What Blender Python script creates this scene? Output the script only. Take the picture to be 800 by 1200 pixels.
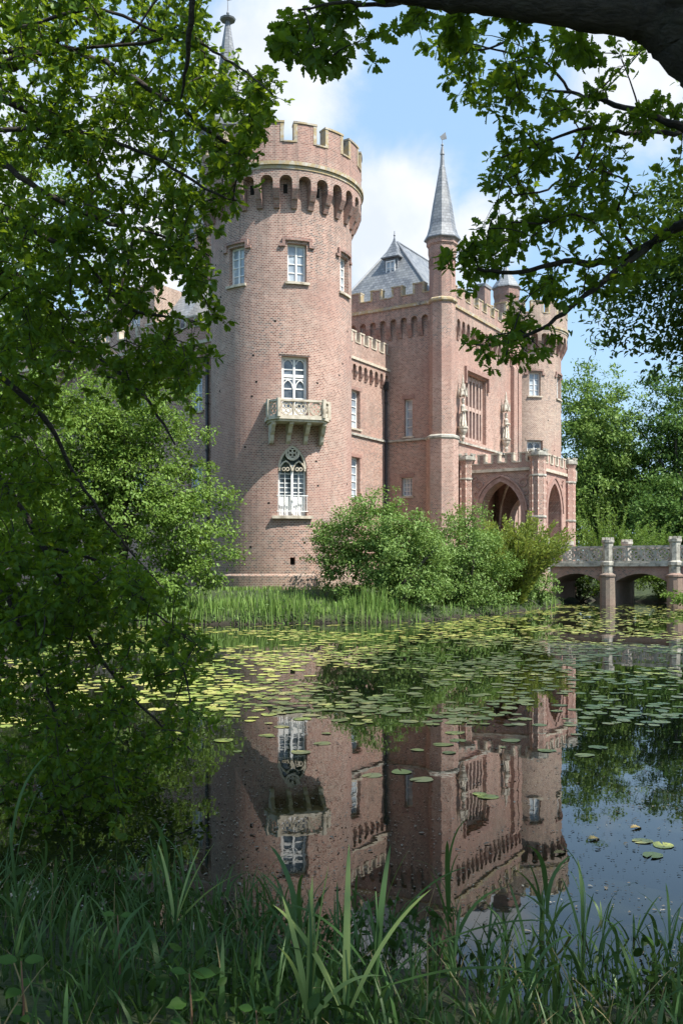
import bpy, math, random
import numpy as np
from mathutils import Vector
R_ = math.radians
for o in list(bpy.data.objects): bpy.data.objects.remove(o)
SC = bpy.context.scene
COL = SC.collection
random.seed(7); rng = np.random.default_rng(11)

# ------------------------------------------------------------------ camera, sky, sun, exposure
F = 1106.0; HZ = 668.0; EYE = 2.2            # focal length and horizon row in photo pixels, eye height above the water
cam = bpy.data.objects.new('camera', bpy.data.cameras.new('camera')); COL.objects.link(cam)
cam.location = (0, 0, EYE); cam.rotation_euler = (R_(90), 0, 0)
cam.data.sensor_fit = 'VERTICAL'; cam.data.sensor_height = 36; cam.data.lens = F/1200*36
cam.data.shift_y = (HZ-600)/1200; cam.data.clip_start = .05; cam.data.clip_end = 3000
SC.camera = cam
SUN_AZ = math.atan2(.81, -.585); SUN_EL = R_(54)
w = bpy.data.worlds.new('World'); SC.world = w; w.use_nodes = True
SC.view_settings.view_transform = 'Standard'; SC.view_settings.look = 'None'
SC.view_settings.exposure = 0.70; SC.view_settings.gamma = 1
SC.cycles.max_bounces = 8; SC.cycles.transparent_max_bounces = 8; SC.cycles.use_denoising = True

class NT:
    """little helper to wire shader nodes"""
    def __init__(s, tree): s.t = tree; s.n = tree.nodes; s.l = tree.links
    def new(s, typ, **kw):
        n = s.n.new(typ)
        for k, v in kw.items():
            if k.startswith('i_'):
                key = k[2:]
                key = int(key) if key.isdigit() else key.replace('_', ' ')
                n.inputs[key].default_value = v
            else: setattr(n, k, v)
        return n
    def link(s, a, b): s.l.new(a, b)
    def math(s, op, a, b=None, clamp=False):
        n = s.n.new('ShaderNodeMath'); n.operation = op; n.use_clamp = clamp
        for i, v in enumerate((a, b)):
            if v is None: continue
            if isinstance(v, (int, float)): n.inputs[i].default_value = v
            else: s.l.new(v, n.inputs[i])
        return n.outputs[0]
    def vmath(s, op, a, b=None):
        n = s.n.new('ShaderNodeVectorMath'); n.operation = op
        for i, v in enumerate((a, b)):
            if v is None: continue
            if isinstance(v, tuple): n.inputs[i].default_value = v
            else: s.l.new(v, n.inputs[i])
        return n
    def mix(s, f, a, b, mode='MIX'):
        n = s.n.new('ShaderNodeMix'); n.data_type = 'RGBA'; n.blend_type = mode
        for i, v in ((0, f), (6, a), (7, b)):
            if isinstance(v, (int, float)): n.inputs[i].default_value = v
            elif isinstance(v, tuple): n.inputs[i].default_value = v if len(v) == 4 else v+(1,)
            else: s.l.new(v, n.inputs[i])
        return n.outputs[2]
    def ramp(s, f, stops, interp='LINEAR'):
        n = s.n.new('ShaderNodeValToRGB'); n.color_ramp.interpolation = interp
        e = n.color_ramp.elements
        while len(e) < len(stops): e.new(.5)
        for el, (p, c) in zip(e, stops):
            el.position = p; el.color = c if len(c) == 4 else tuple(c)+(1,)
        s.l.new(f, n.inputs[0]); return n.outputs[0]
    def noise(s, vec, scale, detail=4, rough=.55, dist=0):
        n = s.n.new('ShaderNodeTexNoise'); n.inputs['Scale'].default_value = scale
        n.inputs['Detail'].default_value = detail; n.inputs['Roughness'].default_value = rough
        n.inputs['Distortion'].default_value = dist
        if vec is not None: s.l.new(vec, n.inputs['Vector'])
        return n.outputs[0]

def pdir(px, py):
    v = Vector(((px-400)/F, 1, (HZ-py)/F)); v.normalize(); return tuple(v)

def make_sky():
    t = NT(w.node_tree); t.n.clear()
    out = t.new('ShaderNodeOutputWorld'); bg = t.new('ShaderNodeBackground'); bg.inputs[1].default_value = .14
    sky = t.new('ShaderNodeTexSky', sky_type='NISHITA', sun_disc=False)
    sky.sun_elevation = SUN_EL; sky.sun_rotation = SUN_AZ; sky.air_density = 1.0; sky.dust_density = 1.6; sky.ozone_density = 1.2
    tc = t.new('ShaderNodeTexCoord'); d = tc.outputs['Generated']
    sep = t.new('ShaderNodeSeparateXYZ'); t.link(d, sep.inputs[0])
    zz = t.math('ADD', t.math('MAXIMUM', sep.outputs[2], 0.0), .16)
    cmb = t.new('ShaderNodeCombineXYZ')
    t.link(t.math('DIVIDE', sep.outputs[0], zz), cmb.inputs[0]); t.link(t.math('DIVIDE', sep.outputs[1], zz), cmb.inputs[1])
    cmb.inputs[2].default_value = 3.7
    n1 = t.noise(cmb.outputs[0], 1.15, 9, .56, .25)
    n2 = t.noise(d, 9.0, 8, .6, .3)
    total = None                                    # the cumulus the photograph shows, as directions in the sky
    for px, py, r, a in ((330,75,.075,.85),(375,110,.04,.45),(462,262,.07,1.1),(430,225,.05,.75),(560,262,.05,.65),(510,330,.06,.5),
                         (745,85,.065,.8),(770,5,.06,.7),(690,60,.04,.5),(190,300,.10,.7),(120,160,.08,.6),(450,330,.06,.6),
                         (-150,200,.2,.8),(1080,240,.10,.7),(1200,60,.2,.6)):
        dn = t.vmath('DISTANCE', d, pdir(px, py)).outputs['Value']
        b = t.math('MULTIPLY', t.math('SUBTRACT', 1.0, t.math('DIVIDE', dn, r*1.45)), a)
        b = t.math('MAXIMUM', b, 0.0)
        total = b if total is None else t.math('MAXIMUM', total, b)
    edge = t.math('MULTIPLY', t.math('SUBTRACT', n2, .5), 1.5)
    m1 = t.math('ADD', t.math('MULTIPLY', total, 1.25), edge)
    mr = t.new('ShaderNodeMapRange', interpolation_type='SMOOTHSTEP'); t.link(m1, mr.inputs[0])
    mr.inputs[1].default_value = .10; mr.inputs[2].default_value = .75
    mr2 = t.new('ShaderNodeMapRange', interpolation_type='SMOOTHSTEP'); t.link(n1, mr2.inputs[0])
    mr2.inputs[1].default_value = .60; mr2.inputs[2].default_value = .92
    m = t.math('MAXIMUM', mr.outputs[0], t.math('MULTIPLY', mr2.outputs[0], .35))
    m = t.math('MULTIPLY', m, .9)
    shade = t.ramp(t.noise(d, 14, 5, .5), [(.35, (3.9, 4.15, 4.6)), (.65, (4.9, 4.95, 5.0))])
    veil = t.mix(.58, sky.outputs[0], (2.4, 3.8, 5.35))
    c = t.mix(m, veil, shade)
    t.link(c, bg.inputs[0]); t.link(bg.outputs[0], out.inputs[0])
make_sky()
sun = bpy.data.objects.new('sun', bpy.data.lights.new('sun', 'SUN')); COL.objects.link(sun)
sun.data.energy = 5.0; sun.data.angle = R_(.53); sun.data.color = (1, .95, .87)
sd = Vector((math.sin(SUN_AZ)*math.cos(SUN_EL), math.cos(SUN_AZ)*math.cos(SUN_EL), math.sin(SUN_EL)))
sun.rotation_euler = sd.to_track_quat('Z', 'Y').to_euler()

# ------------------------------------------------------------------ object helpers
def Pp(px, py, D): return ((px-400)/F*D, D, EYE-(py-HZ)/F*D)
def tag(o, label=None, cat=None, group=None, kind=None):
    if label: o['label'] = label
    if cat: o['category'] = cat
    if group: o['group'] = group
    if kind: o['kind'] = kind
    return o
def empty(name, loc=(0, 0, 0), **kw):
    o = bpy.data.objects.new(name, None); COL.objects.link(o); o.location = loc; o.empty_display_size = .3
    return tag(o, **kw)
def link(name, me, parent=None, mats=()):
    o = bpy.data.objects.new(name, me); COL.objects.link(o)
    for m in mats: me.materials.append(m)
    if parent is not None:
        o.parent = parent
        o.matrix_parent_inverse = PINV(parent)
    return o
def PINV(p):
    from mathutils import Matrix                 # meshes are built in world coordinates, only an Empty sits elsewhere
    return Matrix.Translation(-p.location) if p.type == 'EMPTY' else Matrix.Identity(4)

class MB:
    def __init__(s): s.v = []; s.f = []; s.uv = []; s.m = []; s.sm = []
    def face(s, pts, uv=None, m=0, smooth=False):
        i = len(s.v); s.v.extend(pts); s.f.append(tuple(range(i, i+len(pts)))); s.m.append(m); s.sm.append(smooth)
        if uv is None:
            a = Vector(pts[0]); n = Vector((0, 0, 0))
            for k in range(1, len(pts)-1): n += (Vector(pts[k])-a).cross(Vector(pts[k+1])-a)
            if n.length < 1e-12: n = Vector((0, 0, 1))
            n.normalize()
            if abs(n.z) > .8: uv = [(p[0], p[1]) for p in pts]
            else:
                t = Vector((-n.y, n.x, 0)); t.normalize()
                uv = [(p[0]*t.x+p[1]*t.y, p[2]) for p in pts]
        s.uv.extend(uv)
    def box(s, x0, x1, y0, y1, z0, z1, m=0):
        M = lambda a, b, c: (a, b, c)
        s.pbox(M, x0, x1, y0, y1, z0, z1, m=m)
    def hexa(s, c, m=0):
        for q in ((0,1,5,4),(1,2,6,5),(2,3,7,6),(3,0,4,7),(4,5,6,7),(3,2,1,0)): s.face([c[i] for i in q], m=m)
    def pbox(s, M, s0, s1, z0, z1, d0, d1, n=1, m=0, mtop=None):
        """box in wall coordinates: s along, z up, d into the wall"""
        for i in range(n):
            a = s0+(s1-s0)*i/n; b = s0+(s1-s0)*(i+1)/n
            s.face([M(a,z0,d0),M(b,z0,d0),M(b,z1,d0),M(a,z1,d0)], [(a,z0),(b,z0),(b,z1),(a,z1)], m)
            s.face([M(b,z0,d1),M(a,z0,d1),M(a,z1,d1),M(b,z1,d1)], [(b,z0),(a,z0),(a,z1),(b,z1)], m)
            s.face([M(a,z1,d0),M(b,z1,d0),M(b,z1,d1),M(a,z1,d1)], [(a,d0),(b,d0),(b,d1),(a,d1)], m if mtop is None else mtop)
            s.face([M(a,z0,d1),M(b,z0,d1),M(b,z0,d0),M(a,z0,d0)], [(a,d1),(b,d1),(b,d0),(a,d0)], m)
        for a, fl in ((s0, 0), (s1, 1)):
            q = [M(a,z0,d1),M(a,z0,d0),M(a,z1,d0),M(a,z1,d1)]
            s.face(q if not fl else q[::-1], [(d1,z0),(d0,z0),(d0,z1),(d1,z1)] if not fl else [(d1,z1),(d0,z1),(d0,z0),(d1,z0)], m)
    def prism(s, M, poly, z0, z1, m=0):
        """vertical prism over a plan polygon of (s, d)"""
        n = len(poly)
        for i in range(n):
            a, b = poly[i], poly[(i+1) % n]
            s.face([M(a[0],z0,a[1]),M(b[0],z0,b[1]),M(b[0],z1,b[1]),M(a[0],z1,a[1])], m=m)
        s.face([M(p[0],z1,p[1]) for p in poly], m=m); s.face([M(p[0],z0,p[1]) for p in poly[::-1]], m=m)
    def side_prism(s, M, prof, s0, s1, m=0):
        """profile of (d, z) run along s"""
        n = len(prof)
        for i in range(n):
            a, b = prof[i], prof[(i+1) % n]
            s.face([M(s0,a[1],a[0]),M(s1,a[1],a[0]),M(s1,b[1],b[0]),M(s0,b[1],b[0])], m=m)
        s.face([M(s0,p[1],p[0]) for p in prof], m=m); s.face([M(s1,p[1],p[0]) for p in prof[::-1]], m=m)
    def ring(s, M, sc, zc, r0, r1, d0, d1, n=12, m=0):
        for i in range(n):
            a, b = 2*math.pi*i/n, 2*math.pi*(i+1)/n
            P = lambda r, t, d: M(sc+r*math.cos(t), zc+r*math.sin(t), d)
            s.face([P(r0,a,d0),P(r1,a,d0),P(r1,b,d0),P(r0,b,d0)], m=m)
            s.face([P(r0,b,d1),P(r1,b,d1),P(r1,a,d1),P(r0,a,d1)], m=m)
            s.face([P(r0,a,d1),P(r0,a,d0),P(r0,b,d0),P(r0,b,d1)], m=m)
            s.face([P(r1,a,d0),P(r1,a,d1),P(r1,b,d1),P(r1,b,d0)], m=m)
    def lathe(s, cx, cy, prof, n=16, m=0, smooth=True, rot=0, cap=True):
        """prof: (radius, z) from the bottom up"""
        for (r0, z0), (r1, z1) in zip(prof, prof[1:]):
            for i in range(n):
                a, b = rot+2*math.pi*i/n, rot+2*math.pi*(i+1)/n
                q = [(cx+r0*math.cos(a),cy+r0*math.sin(a),z0),(cx+r0*math.cos(b),cy+r0*math.sin(b),z0),
                     (cx+r1*math.cos(b),cy+r1*math.sin(b),z1),(cx+r1*math.cos(a),cy+r1*math.sin(a),z1)]
                rr = max(r0, r1)
                uv = [(a*rr,z0),(b*rr,z0),(b*rr,z1),(a*rr,z1)]
                if r1 < 1e-5: q = q[:3]; uv = uv[:3]
                elif r0 < 1e-5: q = [q[0], q[2], q[3]]; uv = [uv[0], uv[2], uv[3]]
                s.face(q, uv, m, smooth)
        if cap:
            for r, z in (prof[0], prof[-1]):
                if r > 1e-4: s.face([(cx+r*math.cos(rot+2*math.pi*i/n), cy+r*math.sin(rot+2*math.pi*i/n), z) for i in range(n)], m=m)
    def tube(s, pts, rad, n=6, m=0):
        pts = [Vector([float(q) for q in p]) for p in pts]; rings = []
        for i, p in enumerate(pts):
            t = (pts[min(i+1, len(pts)-1)]-pts[max(i-1, 0)])
            if t.length < 1e-9: t = Vector((0, 0, 1))
            t.normalize()
            a = t.cross(Vector((.13, .29, 1)) if abs(t.z) < .9 else Vector((1, .2, 0))); a.normalize(); b = t.cross(a)
            r = float(rad[i]) if hasattr(rad, '__len__') else float(rad)
            rings.append([tuple(p+r*(math.cos(2*math.pi*k/n)*a+math.sin(2*math.pi*k/n)*b)) for k in range(n)])
        base = len(s.v)
        for rg in rings: s.v.extend(rg)
        for i in range(len(rings)-1):
            for k in range(n):
                k2 = (k+1) % n
                s.f.append((base+i*n+k, base+i*n+k2, base+(i+1)*n+k2, base+(i+1)*n+k)); s.m.append(m); s.sm.append(True)
                s.uv.extend([(k/n, i), ((k+1)/n, i), ((k+1)/n, i+1), (k/n, i+1)])
        s.f.append(tuple(base+k for k in range(n))); s.m.append(m); s.sm.append(False); s.uv.extend([(0, 0)]*n)
        e = base+(len(rings)-1)*n
        s.f.append(tuple(e+k for k in range(n))); s.m.append(m); s.sm.append(False); s.uv.extend([(0, 0)]*n)
    def ball(s, c, r, n=10, m=0, sz=1):
        s.lathe(c[0], c[1], [(max(1e-6, r*math.sin(math.pi*i/(n//2)))if 0 < i < n//2 else 0, c[2]-sz*r*math.cos(math.pi*i/(n//2))) for i in range(n//2+1)], n, m, cap=False)
    def build(s, name, mats, parent=None):
        me = bpy.data.meshes.new(name); me.from_pydata(s.v, [], s.f)
        uvl = me.uv_layers.new(name='UVMap')
        uvl.data.foreach_set('uv', np.array(s.uv, dtype=np.float32).ravel())
        me.polygons.foreach_set('material_index', np.array(s.m, dtype=np.int32))
        me.polygons.foreach_set('use_smooth', np.array(s.sm, dtype=bool))
        me.update()
        return link(name, me, parent, mats if isinstance(mats, (list, tuple)) else [mats])

def fast_mesh(name, V, loops, starts, smooth=False):
    me = bpy.data.meshes.new(name)
    me.vertices.add(len(V)); me.vertices.foreach_set('co', np.ascontiguousarray(V, dtype=np.float32).ravel())
    me.loops.add(len(loops)); me.loops.foreach_set('vertex_index', np.ascontiguousarray(loops, dtype=np.int32))
    me.polygons.add(len(starts)); me.polygons.foreach_set('loop_start', np.ascontiguousarray(starts, dtype=np.int32))
    if smooth: me.polygons.foreach_set('use_smooth', np.ones(len(starts), dtype=bool))
    me.update(calc_edges=True); me.validate()
    return me

# ------------------------------------------------------------------ materials
def newmat(name):
    m = bpy.data.materials.new(name); m.use_nodes = True; t = NT(m.node_tree); t.n.clear()
    out = t.new('ShaderNodeOutputMaterial'); return m, t, out
def bump(t, h, strength, dist, target):
    b = t.new('ShaderNodeBump'); b.inputs['Strength'].default_value = strength; b.inputs['Distance'].default_value = dist
    t.link(h, b.inputs['Height']); t.link(b.outputs[0], target)
def brick_mat(name, c1, c2, mortar, stain=(.22, .17, .14), stain_amt=.55, pale=(.55, .43, .36)):
    m, t, out = newmat(name); p = t.new('ShaderNodeBsdfPrincipled'); p.inputs['Roughness'].default_value = .9
    uv = t.new('ShaderNodeUVMap').outputs[0]; obj = t.new('ShaderNodeTexCoord').outputs['Object']
    br = t.new('ShaderNodeTexBrick'); t.link(uv, br.inputs['Vector'])
    br.inputs['Scale'].default_value = 1; br.inputs['Brick Width'].default_value = .17; br.inputs['Row Height'].default_value = .082
    br.inputs['Mortar Size'].default_value = .011; br.inputs['Mortar Smooth'].default_value = .3; br.inputs['Bias'].default_value = -.1
    br.inputs['Color1'].default_value = c1+(1,); br.inputs['Color2'].default_value = c2+(1,); br.inputs['Mortar'].default_value = mortar+(1,)
    br2 = t.new('ShaderNodeTexBrick'); t.link(uv, br2.inputs['Vector'])        # the odd burnt or pale brick
    br2.inputs['Scale'].default_value = 1; br2.inputs['Brick Width'].default_value = .17; br2.inputs['Row Height'].default_value = .082; br2.inputs['Mortar Size'].default_value = 0
    br2.inputs['Bias'].default_value = -.2; br2.inputs['Color1'].default_value = (0, 0, 0, 1); br2.inputs['Color2'].default_value = (1, 1, 1, 1); br2.inputs['Mortar'].default_value = (.5, .5, .5, 1)
    odd = t.ramp(br2.outputs[0], [(0, (0, 0, 0)), (.47, (0, 0, 0)), (.62, (1, 1, 1)), (1, (1, 1, 1))])
    odd = t.math('MULTIPLY', odd, t.math('SUBTRACT', 1.0, br.outputs['Fac'], True))
    patch = t.ramp(t.noise(obj, .22, 4, .6), [(.36, (.30, .30, .30)), (.58, (1, 1, 1))])      # burnt headers gather in parts of the wall
    c = t.mix(t.math('MULTIPLY', odd, patch), br.outputs[0], (.13, .085, .078))
    n1 = t.noise(obj, .35, 6, .62); n2 = t.noise(obj, 1.7, 5, .6)
    a = t.ramp(n1, [(.48, (0, 0, 0)), (.72, (1, 1, 1))])
    c = t.mix(t.math('MULTIPLY', a, stain_amt), c, stain)
    b = t.ramp(n2, [(.50, (0, 0, 0)), (.75, (1, 1, 1))])
    c = t.mix(t.math('MULTIPLY', b, .38), c, pale)
    mp = t.new('ShaderNodeMapping'); mp.inputs['Scale'].default_value = (1.4, 1.4, .07); t.link(obj, mp.inputs[0])
    st = t.ramp(t.noise(mp.outputs[0], 1.3, 5, .6), [(.5, (0, 0, 0)), (.75, (1, 1, 1))])
    c = t.mix(t.math('MULTIPLY', st, .35), c, stain)
    rp = t.ramp(t.noise(obj, .19, 3, .5), [(.50, (0, 0, 0)), (.60, (1, 1, 1))])                  # re-bricked patches, redder than the old wall
    c = t.mix(t.math('MULTIPLY', rp, .38), c, (.38, .20, .16))
    sep = t.new('ShaderNodeSeparateXYZ'); t.link(obj, sep.inputs[0]); z = sep.outputs[2]      # rain streaks under the corbels, damp at the foot
    mp2 = t.new('ShaderNodeMapping'); mp2.inputs['Scale'].default_value = (2.6, 2.6, .12); t.link(obj, mp2.inputs[0])
    stv = t.ramp(t.noise(mp2.outputs[0], 1.5, 5, .65), [(.44, (0, 0, 0)), (.66, (1, 1, 1))])
    hi = t.new('ShaderNodeMapRange', interpolation_type='SMOOTHSTEP'); t.link(z, hi.inputs[0]); hi.inputs[1].default_value = 13.5; hi.inputs[2].default_value = 20
    lo = t.new('ShaderNodeMapRange', interpolation_type='SMOOTHSTEP'); t.link(t.math('ADD', z, t.math('MULTIPLY', n1, 2.0)), lo.inputs[0]); lo.inputs[1].default_value = 4.2; lo.inputs[2].default_value = 1.6
    c = t.mix(t.math('MULTIPLY', t.math('MULTIPLY', stv, hi.outputs[0]), .5), c, (.13, .11, .095))
    c = t.mix(t.math('MULTIPLY', lo.outputs[0], .35), c, (.27, .24, .17))
    n3 = t.noise(obj, 9, 3, .6); c = t.mix(.35, c, t.ramp(n3, [(.3, (.35, .35, .35)), (.7, (.65, .65, .65))]), 'OVERLAY')
    t.link(c, p.inputs['Base Color']); bump(t, br.outputs['Fac'], -.35, .012, p.inputs['Normal'])
    t.link(p.outputs[0], out.inputs[0]); return m
def noisy(name, stops, scale=2., rough=.85, bmp=.2, bscale=20, coord='Object', spec=.4, detail=6, metal=0):
    m, t, out = newmat(name); p = t.new('ShaderNodeBsdfPrincipled'); p.inputs['Roughness'].default_value = rough
    p.inputs['Specular IOR Level'].default_value = spec; p.inputs['Metallic'].default_value = metal
    obj = t.new('ShaderNodeTexCoord').outputs[coord]
    t.link(t.ramp(t.noise(obj, scale, detail, .6), stops), p.inputs['Base Color'])
    if bmp: bump(t, t.noise(obj, bscale, 4), bmp, .02, p.inputs['Normal'])
    t.link(p.outputs[0], out.inputs[0]); return m
def slate_mat(name):
    m, t, out = newmat(name); p = t.new('ShaderNodeBsdfPrincipled'); p.inputs['Roughness'].default_value = .55
    uv = t.new('ShaderNodeUVMap').outputs[0]; obj = t.new('ShaderNodeTexCoord').outputs['Object']
    br = t.new('ShaderNodeTexBrick'); t.link(uv, br.inputs['Vector']); br.inputs['Scale'].default_value = 1
    br.inputs['Brick Width'].default_value = .3; br.inputs['Row Height'].default_value = .2; br.inputs['Mortar Size'].default_value = .014
    br.inputs['Color1'].default_value = (.13, .145, .165, 1); br.inputs['Color2'].default_value = (.24, .255, .275, 1); br.inputs['Mortar'].default_value = (.06, .065, .075, 1)
    c = t.mix(t.ramp(t.noise(obj, .9, 6), [(.45, (0, 0, 0)), (.75, (.6, .6, .6))]), br.outputs[0], (.30, .31, .30))
    t.link(c, p.inputs['Base Color']); bump(t, br.outputs['Fac'], -.5, .02, p.inputs['Normal']); t.link(p.outputs[0], out.inputs[0]); return m
def leaf_mat(name, cols, trans=.38, tcol=(.22, .33, .03), gloss=.022):
    m, t, out = newmat(name)
    g = t.new('ShaderNodeNewGeometry'); obj = t.new('ShaderNodeTexCoord').outputs['Object']
    c = t.ramp(g.outputs['Random Per Island'], [(i/(len(cols)-1), k) for i, k in enumerate(cols)])
    big = t.noise(obj, .55, 3)
    c = t.mix(t.math('MULTIPLY', big, .5), c, cols[-1])
    d = t.new('ShaderNodeBsdfDiffuse'); t.link(c, d.inputs[0])
    tr = t.new('ShaderNodeBsdfTranslucent'); t.link(t.mix(.55, c, tcol), tr.inputs[0])
    mx = t.new('ShaderNodeMixShader'); mx.inputs[0].default_value = trans; t.link(d.outputs[0], mx.inputs[1]); t.link(tr.outputs[0], mx.inputs[2])
    gl = t.new('ShaderNodeBsdfGlossy'); gl.inputs['Roughness'].default_value = .45; gl.inputs[0].default_value = (.85, 1, .7, 1)
    m2 = t.new('ShaderNodeMixShader'); m2.inputs[0].default_value = gloss; t.link(mx.outputs[0], m2.inputs[1]); t.link(gl.outputs[0], m2.inputs[2])
    t.link(m2.outputs[0], out.inputs[0]); return m
MAT = {}
MAT['brick'] = brick_mat('brick', (.20, .088, .066), (.58, .33, .255), (.58, .485, .405))
MAT['brick_pale'] = brick_mat('pale_brick', (.24, .135, .10), (.57, .40, .31), (.60, .53, .45), pale=(.56, .46, .35))
MAT['brick_trim'] = brick_mat('dark_brick_trim', (.26, .125, .10), (.36, .19, .155), (.33, .26, .22), stain_amt=.6)
MAT['pink_stone'] = noisy('pink_stone', [(.3, (.36, .25, .205)), (.7, (.54, .41, .35))], 4)
MAT['dark_red'] = noisy('dark_red_back', [(.3, (.06, .028, .024)), (.7, (.13, .06, .05))], 3)  # dark red back panel behind the mullions
MAT['pier_brick'] = brick_mat('pier_brick', (.17, .115, .095), (.26, .18, .15), (.28, .25, .21), stain=(.10, .09, .075), pale=(.32, .28, .23))
MAT['stone'] = noisy('weathered_stone', [(.28, (.24, .20, .15)), (.45, (.48, .42, .33)), (.7, (.64, .58, .48))], 3.5)
MAT['lichen'] = noisy('lichen_stone', [(.3, (.12, .105, .085)), (.42, (.36, .32, .26)), (.52, (.37, .28, .14)), (.62, (.46, .42, .35)), (.75, (.52, .49, .43))], 2.0)
MAT['grey_stone'] = noisy('grey_bridge_stone', [(.32, (.15, .145, .125)), (.48, (.36, .345, .295)), (.7, (.55, .53, .46))], 3)
MAT['red_stone'] = noisy('red_sandstone', [(.3, (.24, .14, .115)), (.7, (.42, .28, .235))], 4)
MAT['worn_stone'] = noisy('worn_statue_stone', [(.3, (.20, .18, .145)), (.5, (.46, .42, .35)), (.7, (.64, .60, .52))], 5)
MAT['slate'] = slate_mat('slate')
MAT['lead'] = noisy('lead', [(.3, (.16, .17, .18)), (.7, (.26, .27, .285))], 5, .5)
MAT['white'] = noisy('white_paint', [(.3, (.68, .68, .66)), (.7, (.82, .82, .80))], 6, .5, 0)
MAT['iron'] = noisy('dark_iron', [(.3, (.03, .03, .032)), (.7, (.07, .07, .07))], 8, .5, 0)
def glass_mat(name, ga, gb):
    m, t, out = newmat(name); p = t.new('ShaderNodeBsdfPrincipled')
    obj = t.new('ShaderNodeTexCoord').outputs['Object']
    t.link(t.ramp(t.noise(obj, 1.1, 3), [(.4, ga), (.6, gb)]), p.inputs['Base Color'])
    p.inputs['Roughness'].default_value = .06; p.inputs['IOR'].default_value = 1.7
    bump(t, t.noise(obj, 3, 2), .12, .03, p.inputs['Normal']); t.link(p.outputs[0], out.inputs[0]); return m
MAT['glass'] = glass_mat('window_glass', (.035, .045, .055), (.13, .16, .19)); MAT['pale_glass'] = glass_mat('curtain_sky_glass', (.26, .31, .36), (.48, .54, .58))  # pale base colour holds both curtains and sky mirrored in the panes
MAT['dark'] = noisy('dark_hollow', [(.3, (.012, .011, .01)), (.7, (.02, .018, .016))], 2, 1, 0)
def bark_mat(name, a, b, sc=9):
    m, t, out = newmat(name); p = t.new('ShaderNodeBsdfPrincipled'); p.inputs['Roughness'].default_value = .95
    obj = t.new('ShaderNodeTexCoord').outputs['Object']
    mp = t.new('ShaderNodeMapping'); mp.inputs['Scale'].default_value = (.7, 2.2, 2.2); t.link(obj, mp.inputs[0])
    vo = t.new('ShaderNodeTexVoronoi', feature='DISTANCE_TO_EDGE'); vo.inputs['Scale'].default_value = sc*1.6
    t.link(t.mix(.12, mp.outputs[0], t.new('ShaderNodeTexNoise', i_Scale=6.0).outputs[1]), vo.inputs['Vector'])
    n = t.noise(mp.outputs[0], sc, 7, .65)
    h = t.math('ADD', t.math('MULTIPLY', t.math('MINIMUM', vo.outputs[0], .3), .5), t.math('MULTIPLY', n, 1.25))
    c = t.ramp(h, [(.35, a), (.9, b)])
    li = t.ramp(t.noise(obj, 3.2, 5), [(.55, (0, 0, 0)), (.68, (1, 1, 1))])
    c = t.mix(t.math('MULTIPLY', li, .3), c, (.09, .10, .065))
    t.link(c, p.inputs['Base Color']); bump(t, h, .9, .05, p.inputs['Normal']); t.link(p.outputs[0], out.inputs[0]); return m
MAT['bark'] = bark_mat('oak_bark', (.012, .010, .008), (.060, .048, .037))
MAT['bark2'] = bark_mat('grey_bark', (.03, .027, .022), (.10, .09, .075), 5)
MAT['oak_leaf'] = leaf_mat('oak_leaf', [(.022, .058, .007), (.044, .105, .011), (.085, .17, .018)], .52, (.36, .48, .02))
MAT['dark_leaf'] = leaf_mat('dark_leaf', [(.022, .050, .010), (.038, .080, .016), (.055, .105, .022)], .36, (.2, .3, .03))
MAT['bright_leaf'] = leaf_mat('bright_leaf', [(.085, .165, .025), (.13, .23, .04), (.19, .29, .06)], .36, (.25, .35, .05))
MAT['shrub_leaf'] = leaf_mat('shrub_leaf', [(.085, .165, .035), (.13, .225, .055), (.20, .295, .085)], .32, (.22, .33, .05))
MAT['yew_leaf'] = leaf_mat('yellow_leaf', [(.12, .19, .03), (.18, .26, .045), (.28, .34, .08)], .34, (.34, .34, .05))
MAT['wood_leaf'] = leaf_mat('wood_leaf', [(.09, .165, .03), (.13, .215, .042), (.19, .285, .065)], .36, (.16, .26, .05))
MAT['mid_leaf'] = leaf_mat('mid_leaf', [(.045, .10, .02), (.07, .14, .028), (.10, .18, .04)], .32, (.16, .26, .05))
MAT['sunlit_reed'] = leaf_mat('sunlit_reed_blade', [(.15, .24, .06), (.22, .30, .09), (.30, .36, .13)], .35, (.3, .4, .1), .03)  # paler copy of the reed blade, direct sun put into its colour
MAT['straw'] = leaf_mat('straw_blade', [(.14, .11, .05), (.22, .17, .08), (.30, .25, .13)], .2, (.3, .25, .1), .02)
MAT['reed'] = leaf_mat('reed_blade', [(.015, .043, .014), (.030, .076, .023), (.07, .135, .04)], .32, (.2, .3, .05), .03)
MAT['grass_far'] = leaf_mat('bank_blade', [(.10, .20, .035), (.15, .27, .055), (.24, .34, .10)], .30, (.25, .33, .07))
def pad_mat(name, cols):
    m, t, out = newmat(name); p = t.new('ShaderNodeBsdfPrincipled')
    oi = t.new('ShaderNodeObjectInfo'); g = t.new('ShaderNodeNewGeometry')
    r = t.math('FRACT', t.math('ADD', oi.outputs['Random'], g.outputs['Random Per Island']))
    c = t.ramp(r, [(i/(len(cols)-1), k) for i, k in enumerate(cols)])
    obj = t.new('ShaderNodeTexCoord').outputs['Object']
    c = t.mix(t.ramp(t.noise(obj, 7, 5), [(.5, (0, 0, 0)), (.72, (.8, .8, .8))]), c, (.24, .17, .06))
    t.link(c, p.inputs['Base Color']); p.inputs['Roughness'].default_value = .34; p.inputs['Specular IOR Level'].default_value = .5
    t.link(p.outputs[0], out.inputs[0]); return m
MAT['pad'] = pad_mat('lily_pad', [(.18, .26, .06), (.30, .38, .08), (.44, .46, .11), (.52, .47, .17)])
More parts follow.
